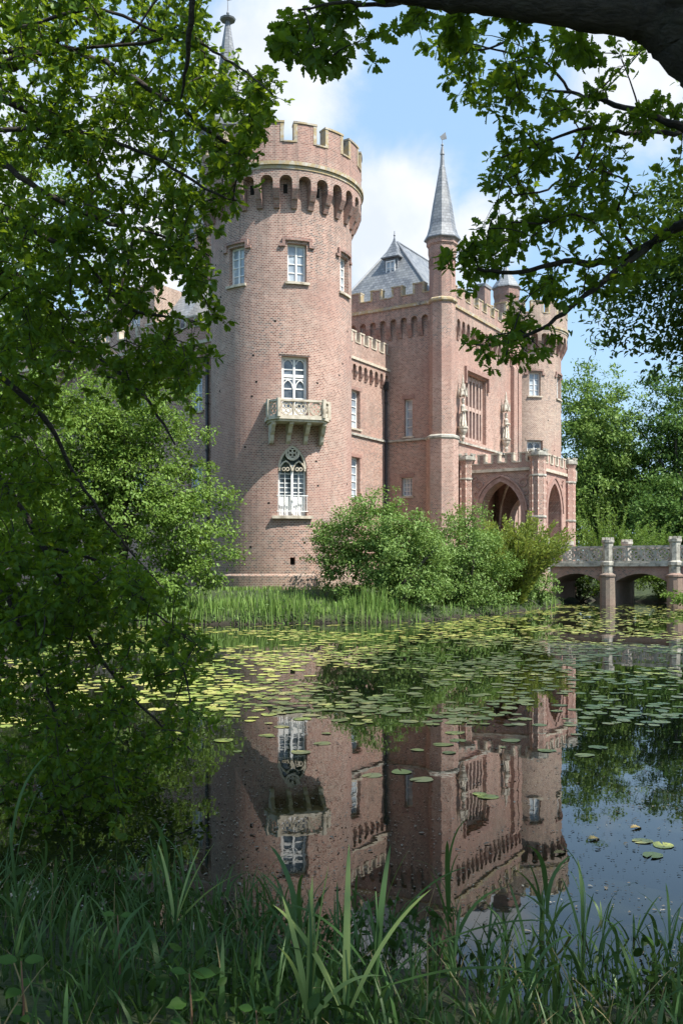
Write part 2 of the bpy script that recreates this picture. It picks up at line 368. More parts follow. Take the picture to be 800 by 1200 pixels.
def water_mat():
    m, t, out = newmat('moat_water'); p = t.new('ShaderNodeBsdfPrincipled')
    obj = t.new('ShaderNodeTexCoord').outputs['Object']
    p.inputs['Base Color'].default_value = (.010, .012, .006, 1); p.inputs['Roughness'].default_value = .012; p.inputs['IOR'].default_value = 1.44
    mp = t.new('ShaderNodeMapping'); mp.inputs['Scale'].default_value = (1, .6, 1); t.link(obj, mp.inputs[0])
    h = t.math('ADD', t.noise(mp.outputs[0], 1.2, 2), t.math('MULTIPLY', t.noise(mp.outputs[0], 7, 2), .12))
    sp = t.math('GREATER_THAN', t.noise(obj, 60, 2, .5), .715); film = t.ramp(t.noise(obj, .9, 5, .6), [(.42, (0, 0, 0)), (.62, (1, 1, 1))])
    sp = t.math('MULTIPLY', sp, film)                  # pollen and dust lying on the surface
    t.link(t.mix(sp, (.010, .012, .006), (.17, .155, .12)), p.inputs['Base Color'])
    t.link(t.math('ADD', t.math('MULTIPLY', sp, .5), .012), p.inputs['Roughness'])
    bump(t, h, .045, .05, p.inputs['Normal']); t.link(p.outputs[0], out.inputs[0]); return m
MAT['water'] = water_mat()
def ground_mat():
    m, t, out = newmat('grassy_ground'); p = t.new('ShaderNodeBsdfPrincipled'); p.inputs['Roughness'].default_value = .95
    obj = t.new('ShaderNodeTexCoord').outputs['Object']; sep = t.new('ShaderNodeSeparateXYZ'); t.link(obj, sep.inputs[0])
    g = t.ramp(t.noise(obj, 1.6, 8, .65), [(.3, (.014, .024, .008)), (.5, (.032, .050, .015)), (.75, (.065, .085, .028))])
    mud = t.ramp(t.noise(obj, 4, 6), [(.3, (.012, .010, .006)), (.7, (.035, .028, .017))])
    k = t.math('MULTIPLY', t.math('SUBTRACT', t.math('ADD', sep.outputs[2], t.math('MULTIPLY', t.noise(obj, 2.5, 4), .3)), .2), 5.0, True)
    t.link(t.mix(k, mud, g), p.inputs['Base Color']); bump(t, t.noise(obj, 14, 5), .6, .05, p.inputs['Normal']); t.link(p.outputs[0], out.inputs[0]); return m
MAT['ground'] = ground_mat()
MAT['fluff'] = noisy('floating_fluff', [(.35, (.07, .055, .04)), (.5, (.16, .14, .11)), (.68, (.34, .32, .27))], 5, .9, 0)
MAT['dead'] = noisy('dead_leaf', [(.3, (.25, .17, .06)), (.7, (.42, .33, .14))], 5, .8, 0)
MAT['zigzag'] = None
def zigzag():
    m, t, out = newmat('striped_slate'); p = t.new('ShaderNodeBsdfPrincipled'); p.inputs['Roughness'].default_value = .5
    uv = t.new('ShaderNodeUVMap').outputs[0]; sep = t.new('ShaderNodeSeparateXYZ'); t.link(uv, sep.inputs[0])
    tri = t.math('PINGPONG', t.math('MULTIPLY', sep.outputs[0], 1.0), .2)
    f = t.math('FRACT', t.math('MULTIPLY', t.math('ADD', sep.outputs[1], tri), 2.6))
    t.link(t.mix(t.math('GREATER_THAN', f, .5), (.62, .63, .64), (.05, .08, .16)), p.inputs['Base Color']); t.link(p.outputs[0], out.inputs[0]); return m
MAT['zigzag'] = zigzag()

# ------------------------------------------------------------------ the ground and the water
ISLAND = [(-30,37),(-16,36),(-9,36.2),(-5.5,38.4),(-1,39.2),(3.2,40.5),(6.5,45),(9.5,50),(12.0,55.5),(13.6,60.5),(15,63.5),(18,68.5),(19,72),
          (20.5,66.5),(23,61),(27.5,52.3),(34,46),(60,40),(300,40),(1500,100),(1500,2500),(-1500,2500),(-1500,90),(-60,60)]
BANK = [(-1500,20),(-40,16),(-14,10),(-6,7.0),(-2,6.1),(-.3,5.5),(.8,4.7),(2.4,4.5),(3.6,4.9),(5,6.4),(7,6.8),(9,12),(10.5,18),(16,24),(40,26),(300,28),(1500,28),(1500,-1500),(-1500,-1500)]
def poly_sd(P, X, Y):
    d = np.full(X.shape, 1e9); ins = np.zeros(X.shape, bool); n = len(P)
    for i in range(n):
        (x0, y0), (x1, y1) = P[i], P[(i+1) % n]; ex, ey = x1-x0, y1-y0
        t = np.clip(((X-x0)*ex+(Y-y0)*ey)/(ex*ex+ey*ey), 0, 1)
        d = np.minimum(d, np.hypot(X-x0-t*ex, Y-y0-t*ey))
        c = ((y0 > Y) != (y1 > Y)) & (X < ex*(Y-y0)/(ey if ey else 1e-9)+x0); ins ^= c
    return np.where(ins, d, -d)
def vnoise(x, y):
    return (np.sin(x*1.3+1.7*np.sin(y*.9))+np.sin(y*1.7+x*.6+1.3)+.6*np.sin(x*3.7-y*2.9+.5)+.4*np.sin(x*6.1+y*5.3))/3
def ground_z(X, Y):
    a = poly_sd(ISLAND, X, Y); b = poly_sd(BANK, X, Y)
    a = a+.35*vnoise(X*.9, Y*.9); b = b+.25*vnoise(X*1.4+5, Y*1.4)
    za = np.where(a > 0, np.minimum(.30+.19*a, 1.25+.0*a), .5*a+.1); zb = np.where(b > 0, np.minimum(.08+.16*b, .75), .3*b)
    return np.maximum(np.maximum(za, zb), -1.2)+.04*vnoise(X*2.1, Y*2.3)
def gz(x, y): return float(ground_z(np.array([x]), np.array([y]))[0])
def build_ground():
    def axis(lo, hi, step, far): 
        a = list(np.arange(lo, hi+.01, step)); s = step
        while a[-1] < far: s *= 1.35; a.append(a[-1]+s)
        s = step
        while a[0] > -far: s *= 1.35; a.insert(0, a[0]-s)
        return np.array(a)
    xs = axis(-30, 32, .5, 1300); ys = axis(-4, 75, .5, 1400)
    X, Y = np.meshgrid(xs, ys); Z = ground_z(X, Y)
    nx, ny = len(xs), len(ys); idx = np.arange(nx*ny).reshape(ny, nx)
    Q = np.stack([idx[:-1,:-1], idx[:-1,1:], idx[1:,1:], idx[1:,:-1]], -1).reshape(-1, 4)
    me = fast_mesh('ground', np.stack([X, Y, Z], -1).reshape(-1, 3), Q.ravel(), np.arange(len(Q))*4, True)
    tag(link('ground', me, None, [MAT['ground']]), kind='structure')
    mb = MB(); mb.face([(-120, -2, 0), (120, -2, 0), (120, 95, 0), (-120, 95, 0)])
    tag(mb.build('moat_water', MAT['water']), kind='structure')
build_ground()

# ------------------------------------------------------------------ wall builder
U = (.5239, .8518); V = (-.8518, .5239); T = (6.6, 61.9)
def B(u, v): return (T[0]+U[0]*u+V[0]*v, T[1]+U[1]*u+V[1]*v)
def flat(o, n):
    t = (-n[1], n[0])
    return lambda s, z, d: (o[0]+t[0]*s-n[0]*d, o[1]+t[1]*s-n[1]*d, z)
def cyl(ax, R):
    def M(s, z, d):
        a = s/R; r = R-d
        return (ax[0]+r*math.sin(a), ax[1]-r*math.cos(a), z)
    return M
nU = (-U[0], -U[1]); nV = (-V[0], -V[1])
def arch_top(o, S=None):
    s0, s1, z1 = o['s0'], o['s1'], o['z1']; w_ = s1-s0; k = o.get('kind', 'rect'); c = (s0+s1)/2
    if k == 'rect':
        p = [s0]+[s for s in (S or []) if s0+1e-6 < s < s1-1e-6]+[s1]; return [(s, z1) for s in p]
    if k == 'round':
        return [(c-w_/2*math.cos(math.pi*i/10), z1-w_/2+w_/2*math.sin(math.pi*i/10)) for i in range(11)]
    if k == 'seg':
        h = o.get('rise', .2); return [(s0+w_*i/8, z1-h+h*(1-((i-4)/4)**2)) for i in range(9)]
    if k == 'pointed':
        h = o.get('rise', w_*.95); r = (h*h+w_*w_/4)/w_; L = []
        a1 = math.asin(min(1, h/r))
        for i in range(7):
            a = a1*i/6; L.append((s0+r-r*math.cos(a), z1-h+r*math.sin(a)))
        return L+[(s0+s1-p[0], p[1]) for p in L[-2::-1]]
def wall(mb, M, s0, s1, z0, z1, ops=(), depth=.35, d0=0, ds=None, m=0, mr=None, zstep=None):
    S = {s0, s1}; Z = {z0, z1}
    if ds:
        n = max(1, int(math.ceil((s1-s0)/ds))); S |= {s0+(s1-s0)*i/n for i in range(n+1)}
    for o in ops: S |= {o['s0'], o['s1']}; Z |= {max(z0, o['z0']), min(z1, o['z1'])}
    S = sorted(S); S = [s for i, s in enumerate(S) if i == 0 or s-S[i-1] > 1e-5]; Z = sorted(Z)
    for j in range(len(Z)-1):
        if Z[j+1]-Z[j] < 1e-5: continue
        for i in range(len(S)-1):
            a, b = S[i], S[i+1]; c, d = Z[j], Z[j+1]; cs, cz = (a+b)/2, (c+d)/2
            if any(o['s0'] < cs < o['s1'] and o['z0'] < cz < o['z1'] for o in ops): continue
            mb.face([M(a,c,d0),M(b,c,d0),M(b,d,d0),M(a,d,d0)], [(a,c),(b,c),(b,d),(a,d)], m)
    for o in ops:
        top = arch_top(o, S); dd = o.get('depth', depth); mm = m if mr is None else mr
        if o.get('kind', 'rect') != 'rect':
            for (a, za), (b, zb) in zip(top, top[1:]):
                q = [(a, za), (b, zb), (b, o['z1']), (a, o['z1'])]
                if o['z1']-za < 1e-4: q = q[:3]
                elif o['z1']-zb < 1e-4: q = [q[0], q[1], q[3]]
                mb.face([M(p[0], p[1], d0) for p in q], q, m)
        out = [(o['s0'], max(z0, o['z0']))]+top+[(o['s1'], max(z0, o['z0']))]
        for (a, za), (b, zb) in zip(out, out[1:]):
            if abs(a-b)+abs(za-zb) < 1e-6: continue
            if abs(a-b) < 1e-6: uv = [(a,za),(b,zb),(b+dd,zb),(a+dd,za)]
            else: uv = [(a,za),(b,zb),(b,zb+dd),(a,za+dd)]
            mb.face([M(a,za,d0),M(b,zb,d0),M(b,zb,d0+dd),M(a,za,d0+dd)], uv, mm)
        if not o.get('open') and o['z0'] >= z0-1e-6:
            mb.face([M(o['s0'],o['z0'],d0),M(o['s1'],o['z0'],d0),M(o['s1'],o['z0'],d0+dd),M(o['s0'],o['z0'],d0+dd)], m=mm)
def op(c, w_, z0, z1, kind='rect', **kw): return dict(s0=c-w_/2, s1=c+w_/2, z0=z0, z1=z1, kind=kind, **kw)
def arch_trim(mb, M, o, width, d0, d1, m=0, legs=True, grow=None):
    top = arch_top(o); c = (o['s0']+o['s1'])/2; w_ = o['s1']-o['s0']; kw = dict(o); kw['s0'] -= width; kw['s1'] += width; kw['z1'] += width
    if kw.get('kind') == 'pointed': kw['rise'] = o.get('rise', w_*.95)+width
    out = arch_top(kw)
    if legs: top = [(o['s0'], o['z0'])]+top+[(o['s1'], o['z0'])]; out = [(kw['s0'], o['z0'])]+out+[(kw['s1'], o['z0'])]
    for i in range(len(top)-1):
        a, b, c_, d_ = top[i], top[i+1], out[i+1], out[i]
        mb.face([M(*a,d0),M(*b,d0),M(*c_,d0),M(*d_,d0)], m=m)
        mb.face([M(*d_,d0),M(*c_,d0),M(*c_,d1),M(*d_,d1)], m=m)
        mb.face([M(*b,d0),M(*a,d0),M(*a,d1),M(*b,d1)], m=m)
def window(M, o, parent, depth, cols=2, rows=4, bar=.045, fr=.08, transom=None, panel=None, name='window', label=None, tracery=False, mat='white', d0=0, heads=False, glass='pale_glass'):
    """frame and panes of one window, set into the opening o"""
    mb = MB(); s0, s1, z0, z1 = o['s0'], o['s1'], o['z0'], o['z1']; d = d0+depth; top = arch_top(o)
    if o.get('kind', 'rect') == 'rect': top = [(s0, z1), ((s0+s1)/2, z1), (s1, z1)]
    def zt(s):
        for (a, za), (b, zb) in zip(top, top[1:]):
            if a-1e-9 <= s <= b+1e-9: return za if b-a < 1e-9 else za+(zb-za)*(s-a)/(b-a)
        return z1
    for (a, za), (b, zb) in zip(top, top[1:]):
        mb.face([M(a,z0,d),M(b,z0,d),M(b,zb,d),M(a,za,d)], m=1)
    mb.pbox(M, s0, s0+fr, z0, zt(s0+fr), d-.07, d-.004); mb.pbox(M, s1-fr, s1, z0, zt(s1-fr), d-.07, d-.004)
    mb.pbox(M, s0+fr, s1-fr, z0, z0+fr, d-.068, d-.004)
    arch = o.get('kind', 'rect') != 'rect'
    if not arch: mb.pbox(M, s0+fr, s1-fr, z1-fr, z1, d-.068, d-.004)
    zh = z1-fr if not arch else z1-o.get('rise', (s1-s0)*.5)
    for i in range(1, cols):
        s = s0+(s1-s0)*i/cols; b = bar if not (cols % 2 == 0 and i == cols//2) else bar*1.9
        mb.pbox(M, s-b/2, s+b/2, z0+fr, zh if arch else z1-fr, d-.06, d-.004)
    zb0 = z0+(panel or fr)
    if panel: mb.pbox(M, s0+fr, s1-fr, z0+fr, z0+panel, d-.055, d-.004)
    for j in range(1, rows):
        z = zb0+(zh-zb0)*j/rows; mb.pbox(M, s0+fr, s1-fr, z-bar/2, z+bar/2, d-.05, d-.004)
    if transom: mb.pbox(M, s0+fr, s1-fr, transom-.07, transom+.07, d-.075, d-.004)
    if heads:                                      # little pointed lights
        for i in range(2):
            c = s0+(s1-s0)*(.25+.5*i); ww = (s1-s0)*.36
            arch_trim(mb, M, dict(s0=c-ww/2, s1=c+ww/2, z0=z0+(z1-z0)*.3, z1=z0+(z1-z0)*.62, kind='pointed', rise=ww*.8), .05, d-.065, d-.004, legs=False)
            arch_trim(mb, M, dict(s0=c-ww*.42, s1=c+ww*.42, z0=z1-(z1-z0)*.3, z1=z1-fr-.03, kind='round'), .045, d-.065, d-.004, legs=False)
    if tracery:
        c = (s0+s1)/2; ww = s1-s0; zs = z1-o.get('rise', ww*.95)
        arch_trim(mb, M, dict(o, s0=s0+.1, s1=s1-.1, z1=z1-.1, rise=o['rise']-.1), .1, d-.28, d-.12, m=2, legs=False)
        for i in range(2):
            cc = s0+ww*(.27+.46*i); w2 = ww*.38
            arch_trim(mb, M, dict(s0=cc-w2/2, s1=cc+w2/2, z0=zs-.1, z1=zs+w2*.62, kind='pointed', rise=w2*.8), .07, d-.27, d-.12, m=2, legs=False)
            for q in (-1, 1): mb.ring(M, cc+q*w2*.17, zs-w2*.02, w2*.10, w2*.19, d-.255, d-.12, 8, 2)
        mb.ring(M, c, zs+ww*.54, ww*.17, ww*.26, d-.28, d-.12, 14, 2)
        for q in range(4):
            a = math.pi/4+q*math.pi/2; mb.ring(M, c+ww*.095*math.cos(a), zs+ww*.54+ww*.095*math.sin(a), ww*.045, ww*.085, d-.27, d-.12, 8, 2)
        mb.pbox(M, c-.06, c+.06, z0+.1, zs+.2, d-.15, d-.02, m=0)
    return tag(mb.build(name, [MAT[mat], MAT[glass], MAT['stone']], parent), label)
def sill(M, o, parent, out=.12, h=.12, d0=0, mat='stone', ext=.12, name='window_sill'):
    mb = MB(); mb.pbox(M, o['s0']-ext, o['s1']+ext, o['z0']-h, o['z0']-.003, d0-out, d0+.1, 3); return mb.build(name, MAT[mat], parent)
def hood(M, o, parent, gap=.12, h=.14, out=.11, drop=.3, d0=0, mat='brick_trim'):
    mb = MB(); s0, s1, z = o['s0']-gap, o['s1']+gap, o['z1']+gap
    mb.pbox(M, s0-.12, s1+.12, z, z+h, d0-out, d0+.02, 4)
    for a in (s0-.12, s1-.02): mb.pbox(M, a, a+.14, z-drop, z, d0-out+.003, d0+.02)
    mb.pbox(M, s0-.26, s0-.12, z-drop, z-drop+.13, d0-out+.005, d0+.02); mb.pbox(M, s1+.12, s1+.26, z-drop, z-drop+.13, d0-out+.005, d0+.02)
    return mb.build('hood_mould', MAT[mat], parent)
def band(M, s0, s1, z, h, out, parent, mat='lichen', n=1, d0=0, name='string_course'):
    mb = MB(); mb.pbox(M, s0, s1, z, z+h, d0-out, d0+.03, n); return mb.build(name, MAT[mat], parent)
def corbel_table(M, s0, s1, n, zb, zs, zt, out, parent, mats=('brick', 'brick_trim'), ds=None, gap=.62):
    """round-arched frieze carried on tapering corbels"""
    mb = MB(); p = (s1-s0)/n; ops = [op(s0+p*(i+.5), p*gap, zs-.001, zs+p*gap/2+.18, 'round', open=True, depth=out) for i in range(n)]
    wall(mb, M, s0, s1, zs, zt, ops, d0=-out, ds=ds, m=0)
    for i in range(n+1):
        c = s0+p*i; h = p*(1-gap)/2
        if n > 20 and i == n: break
        a0, a1 = max(s0, c-h), min(s1, c+h)
        if n > 20: a0, a1 = c-h, c+h
        h2 = (zs-zb)
        prof = [(0.02, zb), (-out*.22, zb+.03*h2), (-out*.5, zb+h2*.36), (-out*.62, zb+h2*.40), (-out*.96, zb+h2*.78), (-out, zb+h2*.82), (-out, zs), (.02, zs)]
        mb.side_prism(M, prof, a0, a1, m=1)
    return mb.build('corbel_table', [MAT[k] for k in mats], parent)
def battlement(M, s0, s1, n, z0, zc, zt, out, parent, thick=.42, frac=.6, phase=0, mats=('brick', 'lichen'), seg=1, cap=.09, closed=False, full=None):
    """parapet from z0 to zc with n merlons up to zt, all coped in stone"""
    mb = MB(); p = (s1-s0)/n; d0, d1 = -out, -out+thick
    mb.pbox(M, s0, s1, z0, zc, d0, d1, max(1, seg*n))
    for i in range(n):
        a = s0+p*(i+phase); b = a+p*frac
        if not closed: a, b = max(a, s0), min(b, s1)
        if b-a < .05: continue
        mb.pbox(M, a, b, zc, zt-cap, d0, d1, 2*seg)
        mb.pbox(M, a-.04, b+.04, zt-cap, zt, d0-.05, d1+.05, 2*seg, m=1)
        for q in (a, b-.11): mb.pbox(M, q-.02, q+.13, zc+.02, zt-cap, d0-.025, d1+.02, 1, m=1)     # stone jambs of the merlons
        e = s0+p*(i+1+phase) if closed or i < n-1 else s1
        if e-b > .05: mb.pbox(M, b+.003, e-.003, zc, zc+.07, d0-.05, d1+.04, seg, m=1)
    return mb.build('battlement', [MAT[k] for k in mats], parent)

# ------------------------------------------------------------------ the castle
castle = empty('castle', (6.6, 61.9, 1.2), label='pink brick moated castle with battlements, round corner tower and slate spires', cat='castle')

def stone_panel(mb, M, s0, s1, z0, z1, d, th=.12, m=0, unit=None):
    """pierced tracery panel between rails"""
    h = z1-z0; r = h*.115
    mb.pbox(M, s0, s1, z0, z0+r, d-.03, d+th+.03, m=m); mb.pbox(M, s0, s1, z1-r, z1, d-.05, d+th+.05, m=m)
    zi0, zi1 = z0+r, z1-r; hh = zi1-zi0; L = s1-s0; n = max(1, int(round(L/(unit or hh)))); p = L/n; zc = (zi0+zi1)/2; ro = min(hh, p)/2
    for i in range(n):
        c = s0+p*(i+.5); mb.ring(M, c, zc, ro*.84, ro*1.0, d+.01, d+th-.01, 12, m)
        for q in range(4):
            a = math.pi/4+q*math.pi/2; x, z = c+ro*.46*math.cos(a), zc+ro*.46*math.sin(a)
            mb.ring(M, x, z, ro*.25, ro*.36, d+.02, d+th-.02, 8, m)
        if i: mb.pbox(M, s0+p*i-.035, s0+p*i+.035, zi0, zi1, d, d+th, m=m)

def make_balcony(ax, R, th, zf, zt, parent):
    n = (math.sin(th), -math.cos(th)); o = (ax[0]+R*n[0], ax[1]+R*n[1]); M = flat(o, n)
    bal = MB(); plan = [(-1.46,.45),(-1.46,-.5),(-1.08,-1.06),(1.08,-1.06),(1.46,-.5),(1.46,.45)]
    bal.prism(M, [(a*1.03, b*1.03) for a, b in plan], zf-.09, zf); bal.prism(M, [(a*.96, b*.96) for a, b in plan], zf-.19, zf-.093)
    bo = bal.build('balcony', MAT['stone'], parent)
    rail = MB()
    for (a, b) in zip(plan, plan[1:]):
        dx, dy = b[0]-a[0], b[1]-a[1]; L = math.hypot(dx, dy)
        def M2(s, z, d, a=a, dx=dx/L, dy=dy/L): return M(a[0]+dx*s-dy*d, z, a[1]+dy*s+dx*d)
        stone_panel(rail, M2, 0, L, zf, zt, -.0, .11)
    for a in plan[1:-1]:
        rail.prism(M, [(a[0]+.11*math.cos(k*math.pi/3), a[1]+.11*math.sin(k*math.pi/3)) for k in range(6)], zf+.003, zt+.04)
    rail.build('balcony_parapet', MAT['stone'], parent)
    for s in (-1.22, -.42, .42, 1.22):
        mb = MB(); k = .75 if abs(s) > 1 else 1
        mb.side_prism(M, [(.35, zf-.195), (-.9*k, zf-.195), (-.9*k, zf-.30), (-.70*k, zf-.40), (-.46*k, zf-.66), (-.26*k, zf-.74), (-.14*k, zf-1.0), (.0, zf-1.12), (.4, zf-1.12)], s-.095, s+.095)
        mb.build('balcony_bracket', MAT['stone'], parent)

def round_tower(name, label, ax, R, ths, th_door, th_goth, th_bal, mat, ph=0, detailed=True):
    M = cyl(ax, R); full = 2*math.pi*R; s = lambda deg: R_(deg)*R
    up = [op(s(a), .95, 16.0, 17.85) for a in ths]
    door = op(s(th_door), 1.32, 9.5, 12.45); goth = op(s(th_goth), 1.42, 4.8, 8.2, 'pointed', rise=1.15); slot = op(s(th_goth), .24, 2.45, 2.8)
    ops = up+[door, goth, slot]
    mb = MB(); seam = -full/2
    wall(mb, M, seam, seam+full, 2.02, 21.0, ops, .38, ds=full/72)
    mb.lathe(ax[0], ax[1], [(R+.10, .2), (R+.10, 1.92), (R+.002, 2.02)], 72, 0, False, cap=False)
    mb.face([(ax[0]+R*math.cos(k*math.pi/12), ax[1]+R*math.sin(k*math.pi/12), 21.6) for k in range(24)])
    tw = tag(mb.build(name, [MAT[mat]], castle), label)
    for o in up:
        window(M, o, tw, .30, 2, 4); sill(M, o, tw); hood(M, o, tw)
    window(M, door, tw, .34, 2, 5, transom=11.55, panel=.5, name='balcony_door', heads=True, fr=.12, bar=.06, glass='glass')
    window(M, goth, tw, .32, 4, 6, panel=.92, bar=.04, name='gothic_window', tracery=True, glass='glass'); sill(M, goth, tw, .2, .14, ext=.25)
    h = MB(); h.pbox(M, slot['s0'], slot['s1'], slot['z0'], slot['z1'], .3, .34); h.build('vent_slot', MAT['dark'], tw)
    hd = MB(); hd.pbox(M, door['s0']-.1, door['s1']+.1, 12.5, 12.62, -.03, .05, 4); hd.pbox(M, door['s0']-.16, door['s1']+.05, 12.63, 12.74, -.012, .05, 4); hd.build('door_lintel', MAT[mat], tw)
    rail = MB(); rail.pbox(M, goth['s0']-.05, goth['s1']+.05, 5.75, 5.79, -.02, .03, 3); rail.pbox(M, goth['s0']-.05, goth['s1']+.05, 5.0, 5.04, -.02, .03, 3)
    for i in range(13): a = goth['s0']+.02+(1.38)*i/12; rail.pbox(M, a-.009, a+.009, 5.04, 5.75, -.01, .015)
    rail.build('window_railing', MAT['white'], tw)
    make_balcony(ax, R, R_(th_bal), 9.35, 10.18, tw)
    nA = 28; out = .5
    M_o = M
    corbel_table(M_o, seam, seam+full, nA, 19.45, 20.45, 21.35, out, tw, (mat, 'brick_trim'), ds=full/112, gap=.66)
    for z, hh, oo, mt in ((21.35, .17, out+.12, 'lichen'), (21.18, .165, out+.04, 'lichen')):
        b = MB(); b.pbox(M, seam, seam+full, z, z+hh, -oo, -.1, 72); b.build('cornice', MAT[mt], tw)
    for i in range(0, nA, 2):                             # small shot holes behind every second arch
        b = MB(); c = seam+full/nA*(i+.5)
        if abs(c) < full*.27: b.pbox(M, c-.1, c+.1, 20.2, 20.65, -.012, .02); b.build('shot_hole', MAT['dark'], tw)
    battlement(M, seam, seam+full, 16, 21.52, 22.45, 23.45, out, tw, .45, .68, ph, (mat, 'lichen'), seg=3, closed=True)
    for k in range(30):                                   # putlog holes left in the brickwork
        a = s(rng.uniform(-75, 85)); z = rng.uniform(3, 19); 
        if any(o['s0']-.4 < a < o['s1']+.4 and o['z0']-.5 < z < o['z1']+.5 for o in ops): continue
        b = MB(); b.pbox(M, a-.055, a+.055, z, z+.085, -.004, .02); b.build('putlog_hole', MAT['dark'], tw)
    return tw, M
RAX = (-3.08, 48.7); RR = 3.6
tower1, M1 = round_tower('round_tower', 'round pink brick tower with a stone balcony and arched window', RAX, RR, (-34, 15.5, 64.5), 14, 12, 15, 'brick', .533)
X2 = Pp(609, 668, 78); 
tower2, M2_ = round_tower('round_tower', 'paler round brick tower behind the porch', (X2[0], X2[1]), 3.3, (-39, 10, 59), 10, -12, 82, 'brick_pale', .1)

def finial(mb, x, y, z, h=1.0, m=0, vane=True, k=1.0):
    mb.lathe(x, y, [(.09*k, z-.1), (.05*k, z+.3*h), (.03*k, z+.6*h), (.02*k, z+h)], 8, m)
    mb.ball((x, y, z+.35*h), .11*k, 8, m)
    if vane:
        mb.hexa([(x+a, y+b, c) for a, b, c in ((-.03,-.02,z+h),(.30,-.02,z+h+.08),(.30,.02,z+h+.08),(-.03,.02,z+h),(-.16,-.02,z+h+.22),(.20,-.02,z+h+.52),(.20,.02,z+h+.52),(-.16,.02,z+h+.22))], m)

# gatehouse: the big square block with the corner turret
def gatehouse():
    ML = flat(T, nU); MF = flat(T, nV)
    LW = 10.2; FW = 13.6
    oL = [op(-2.5, .62, 11.15, 13.65), op(-2.62, .8, 7.15, 8.4), op(-6.2, .8, 18.05, 19.0)]
    big = op(5.5, 3.6, 11.2, 15.85, depth=.55)
    gd = op(6.0, 2.2, 2.6, 6.6, 'pointed', rise=1.6, depth=.5)
    slim = [op(1.9, .35, 5.5, 6.5)]
    mb = MB()
    wall(mb, ML, -LW, 0, .9, 19.9, oL[:2]); wall(mb, MF, 0, FW, .9, 19.9, [big, gd])
    MR = flat(B(FW, 0), U); wall(mb, MR, 0, LW, .9, 19.9); MBk = flat(B(FW, LW), V); wall(mb, MBk, 0, FW, .9, 19.9)
    mb.face([(*B(a, b), 19.95) for a, b in ((0, 0), (FW, 0), (FW, LW), (0, LW))])
    g = tag(mb.build('gatehouse', [MAT['brick']], castle), 'square brick gatehouse with a steep slate roof')
    window(ML, oL[0], g, .3, 1, 4); window(ML, oL[1], g, .3, 3, 4, bar=.04)
    for o in oL[:2]:
        b = MB(); b.pbox(ML, o['s0']-.16, o['s1']+.16, o['z1']+.01, o['z1']+.28, -.03, .05); b.build('window_head', MAT['brick_trim'], g); sill(ML, o, g, .08)
    # the tall mullioned window and its label
    f = MB(); f.pbox(MF, big['s0'], big['s1'], 11.2, 15.85, .5, .54, m=1)
    for i in range(7):
        a = big['s0']+3.6*i/6; f.pbox(MF, a-.085 if 0 < i < 6 else (a if i == 0 else a-.22), a+.085 if 0 < i < 6 else (a+.22 if i == 0 else a), 11.2, 15.85, .3, .495)
    for z in (11.2, 13.4, 15.5): f.pbox(MF, big['s0']+.2, big['s1']-.2, z, z+.28, .33, .49)
    tag(f.build('mullioned_window', [MAT['pink_stone'], MAT['dark_red']], g), 'tall dark red window with pale stone mullions')
    hood(MF, big, g, .1, .28, .2, .9, mat='red_stone')
    b = MB(); arch_trim(b, MF, gd, .22, -.08, .05); b.build('doorway_arch', MAT['red_stone'], g)
    window(MF, gd, g, .45, 2, 4, name='entrance_door')
    # frieze, string courses, battlements
    corbel_table(ML, -LW, -.75, 12, 17.75, 18.65, 19.72, .28, g); corbel_table(MF, .75, FW, 16, 17.75, 18.65, 19.72, .28, g)
    band(ML, -LW-.2, -.6, 19.72, .2, .38, g); band(MF, .6, FW+.2, 19.722, .2, .382, g)
    band(ML, -4.15, -.7, 10.83, .14, .14, g, 'grey_stone'); band(MF, .7, FW, 10.83, .14, .14, g, 'grey_stone')
    battlement(ML, -LW-.2, -.7, 6, 19.92, 20.5, 21.25, .28, g, .4, .5, .2)
    battlement(MF, .7, FW, 9, 19.92, 20.5, 21.25, .28, g, .4, .55, .15)
    window(ML, op(-6.3, .42, 18.2, 19.1), g, .06, 2, 3, .03, .05)
    for a, b_ in ((12.0, 12.75), (12.95, 13.6)):
        p = MB(); p.pbox(MF, a, b_, 1, 17.6, -.3, .02); p.side_prism(MF, [(-.3, 17.603), (0.02, 18.2), (.02, 17.603)], a, b_); p.build('pilaster', MAT['brick'], g)
    # hipped slate roof
    e = .55; z0 = 19.98; zr = 25.6; rf = MB()
    a, b_, c, d = (B(e, e), B(FW-e, e), B(FW-e, LW-e), B(e, LW-e)); r0 = B(3.3, LW/2); r1 = B(FW-3.3, LW/2)
    L3 = lambda p, z: (p[0], p[1], z)
    rf.face([L3(a,z0), L3(d,z0), L3(r0,zr)]); rf.face([L3(a,z0), L3(r0,zr), L3(r1,zr), L3(b_,z0)]); rf.face([L3(b_,z0), L3(r1,zr), L3(c,z0)]); rf.face([L3(d,z0), L3(c,z0), L3(r1,zr), L3(r0,zr)])
    roof = rf.build('roof', MAT['slate'], g)
    rd = MB()
    for p, q in ((L3(a,z0), L3(r0,zr)), (L3(d,z0), L3(r0,zr)), (L3(r0,zr), L3(r1,zr))): rd.tube([p, q], .09, 6)
    rd.build('roof_ridge', MAT['lead'], g)
    # roof turret with its little window
    cx = Pp(458, 320, 66.4); Mt = flat((cx[0], cx[1]), nU)
    dm = MB(); dm.pbox(Mt, -.52, .52, 21.5, 24.2, 0, 1.1); do = dm.build('dormer', MAT['slate'], g)
    window(Mt, op(0, .74, 22.95, 23.95), g, .02, 2, 2, .05, .09, d0=-.05, name='dormer_window')
    rt = MB(); ctr = Mt(0, 0, .5); rot = math.atan2(U[1], U[0])+math.pi/4
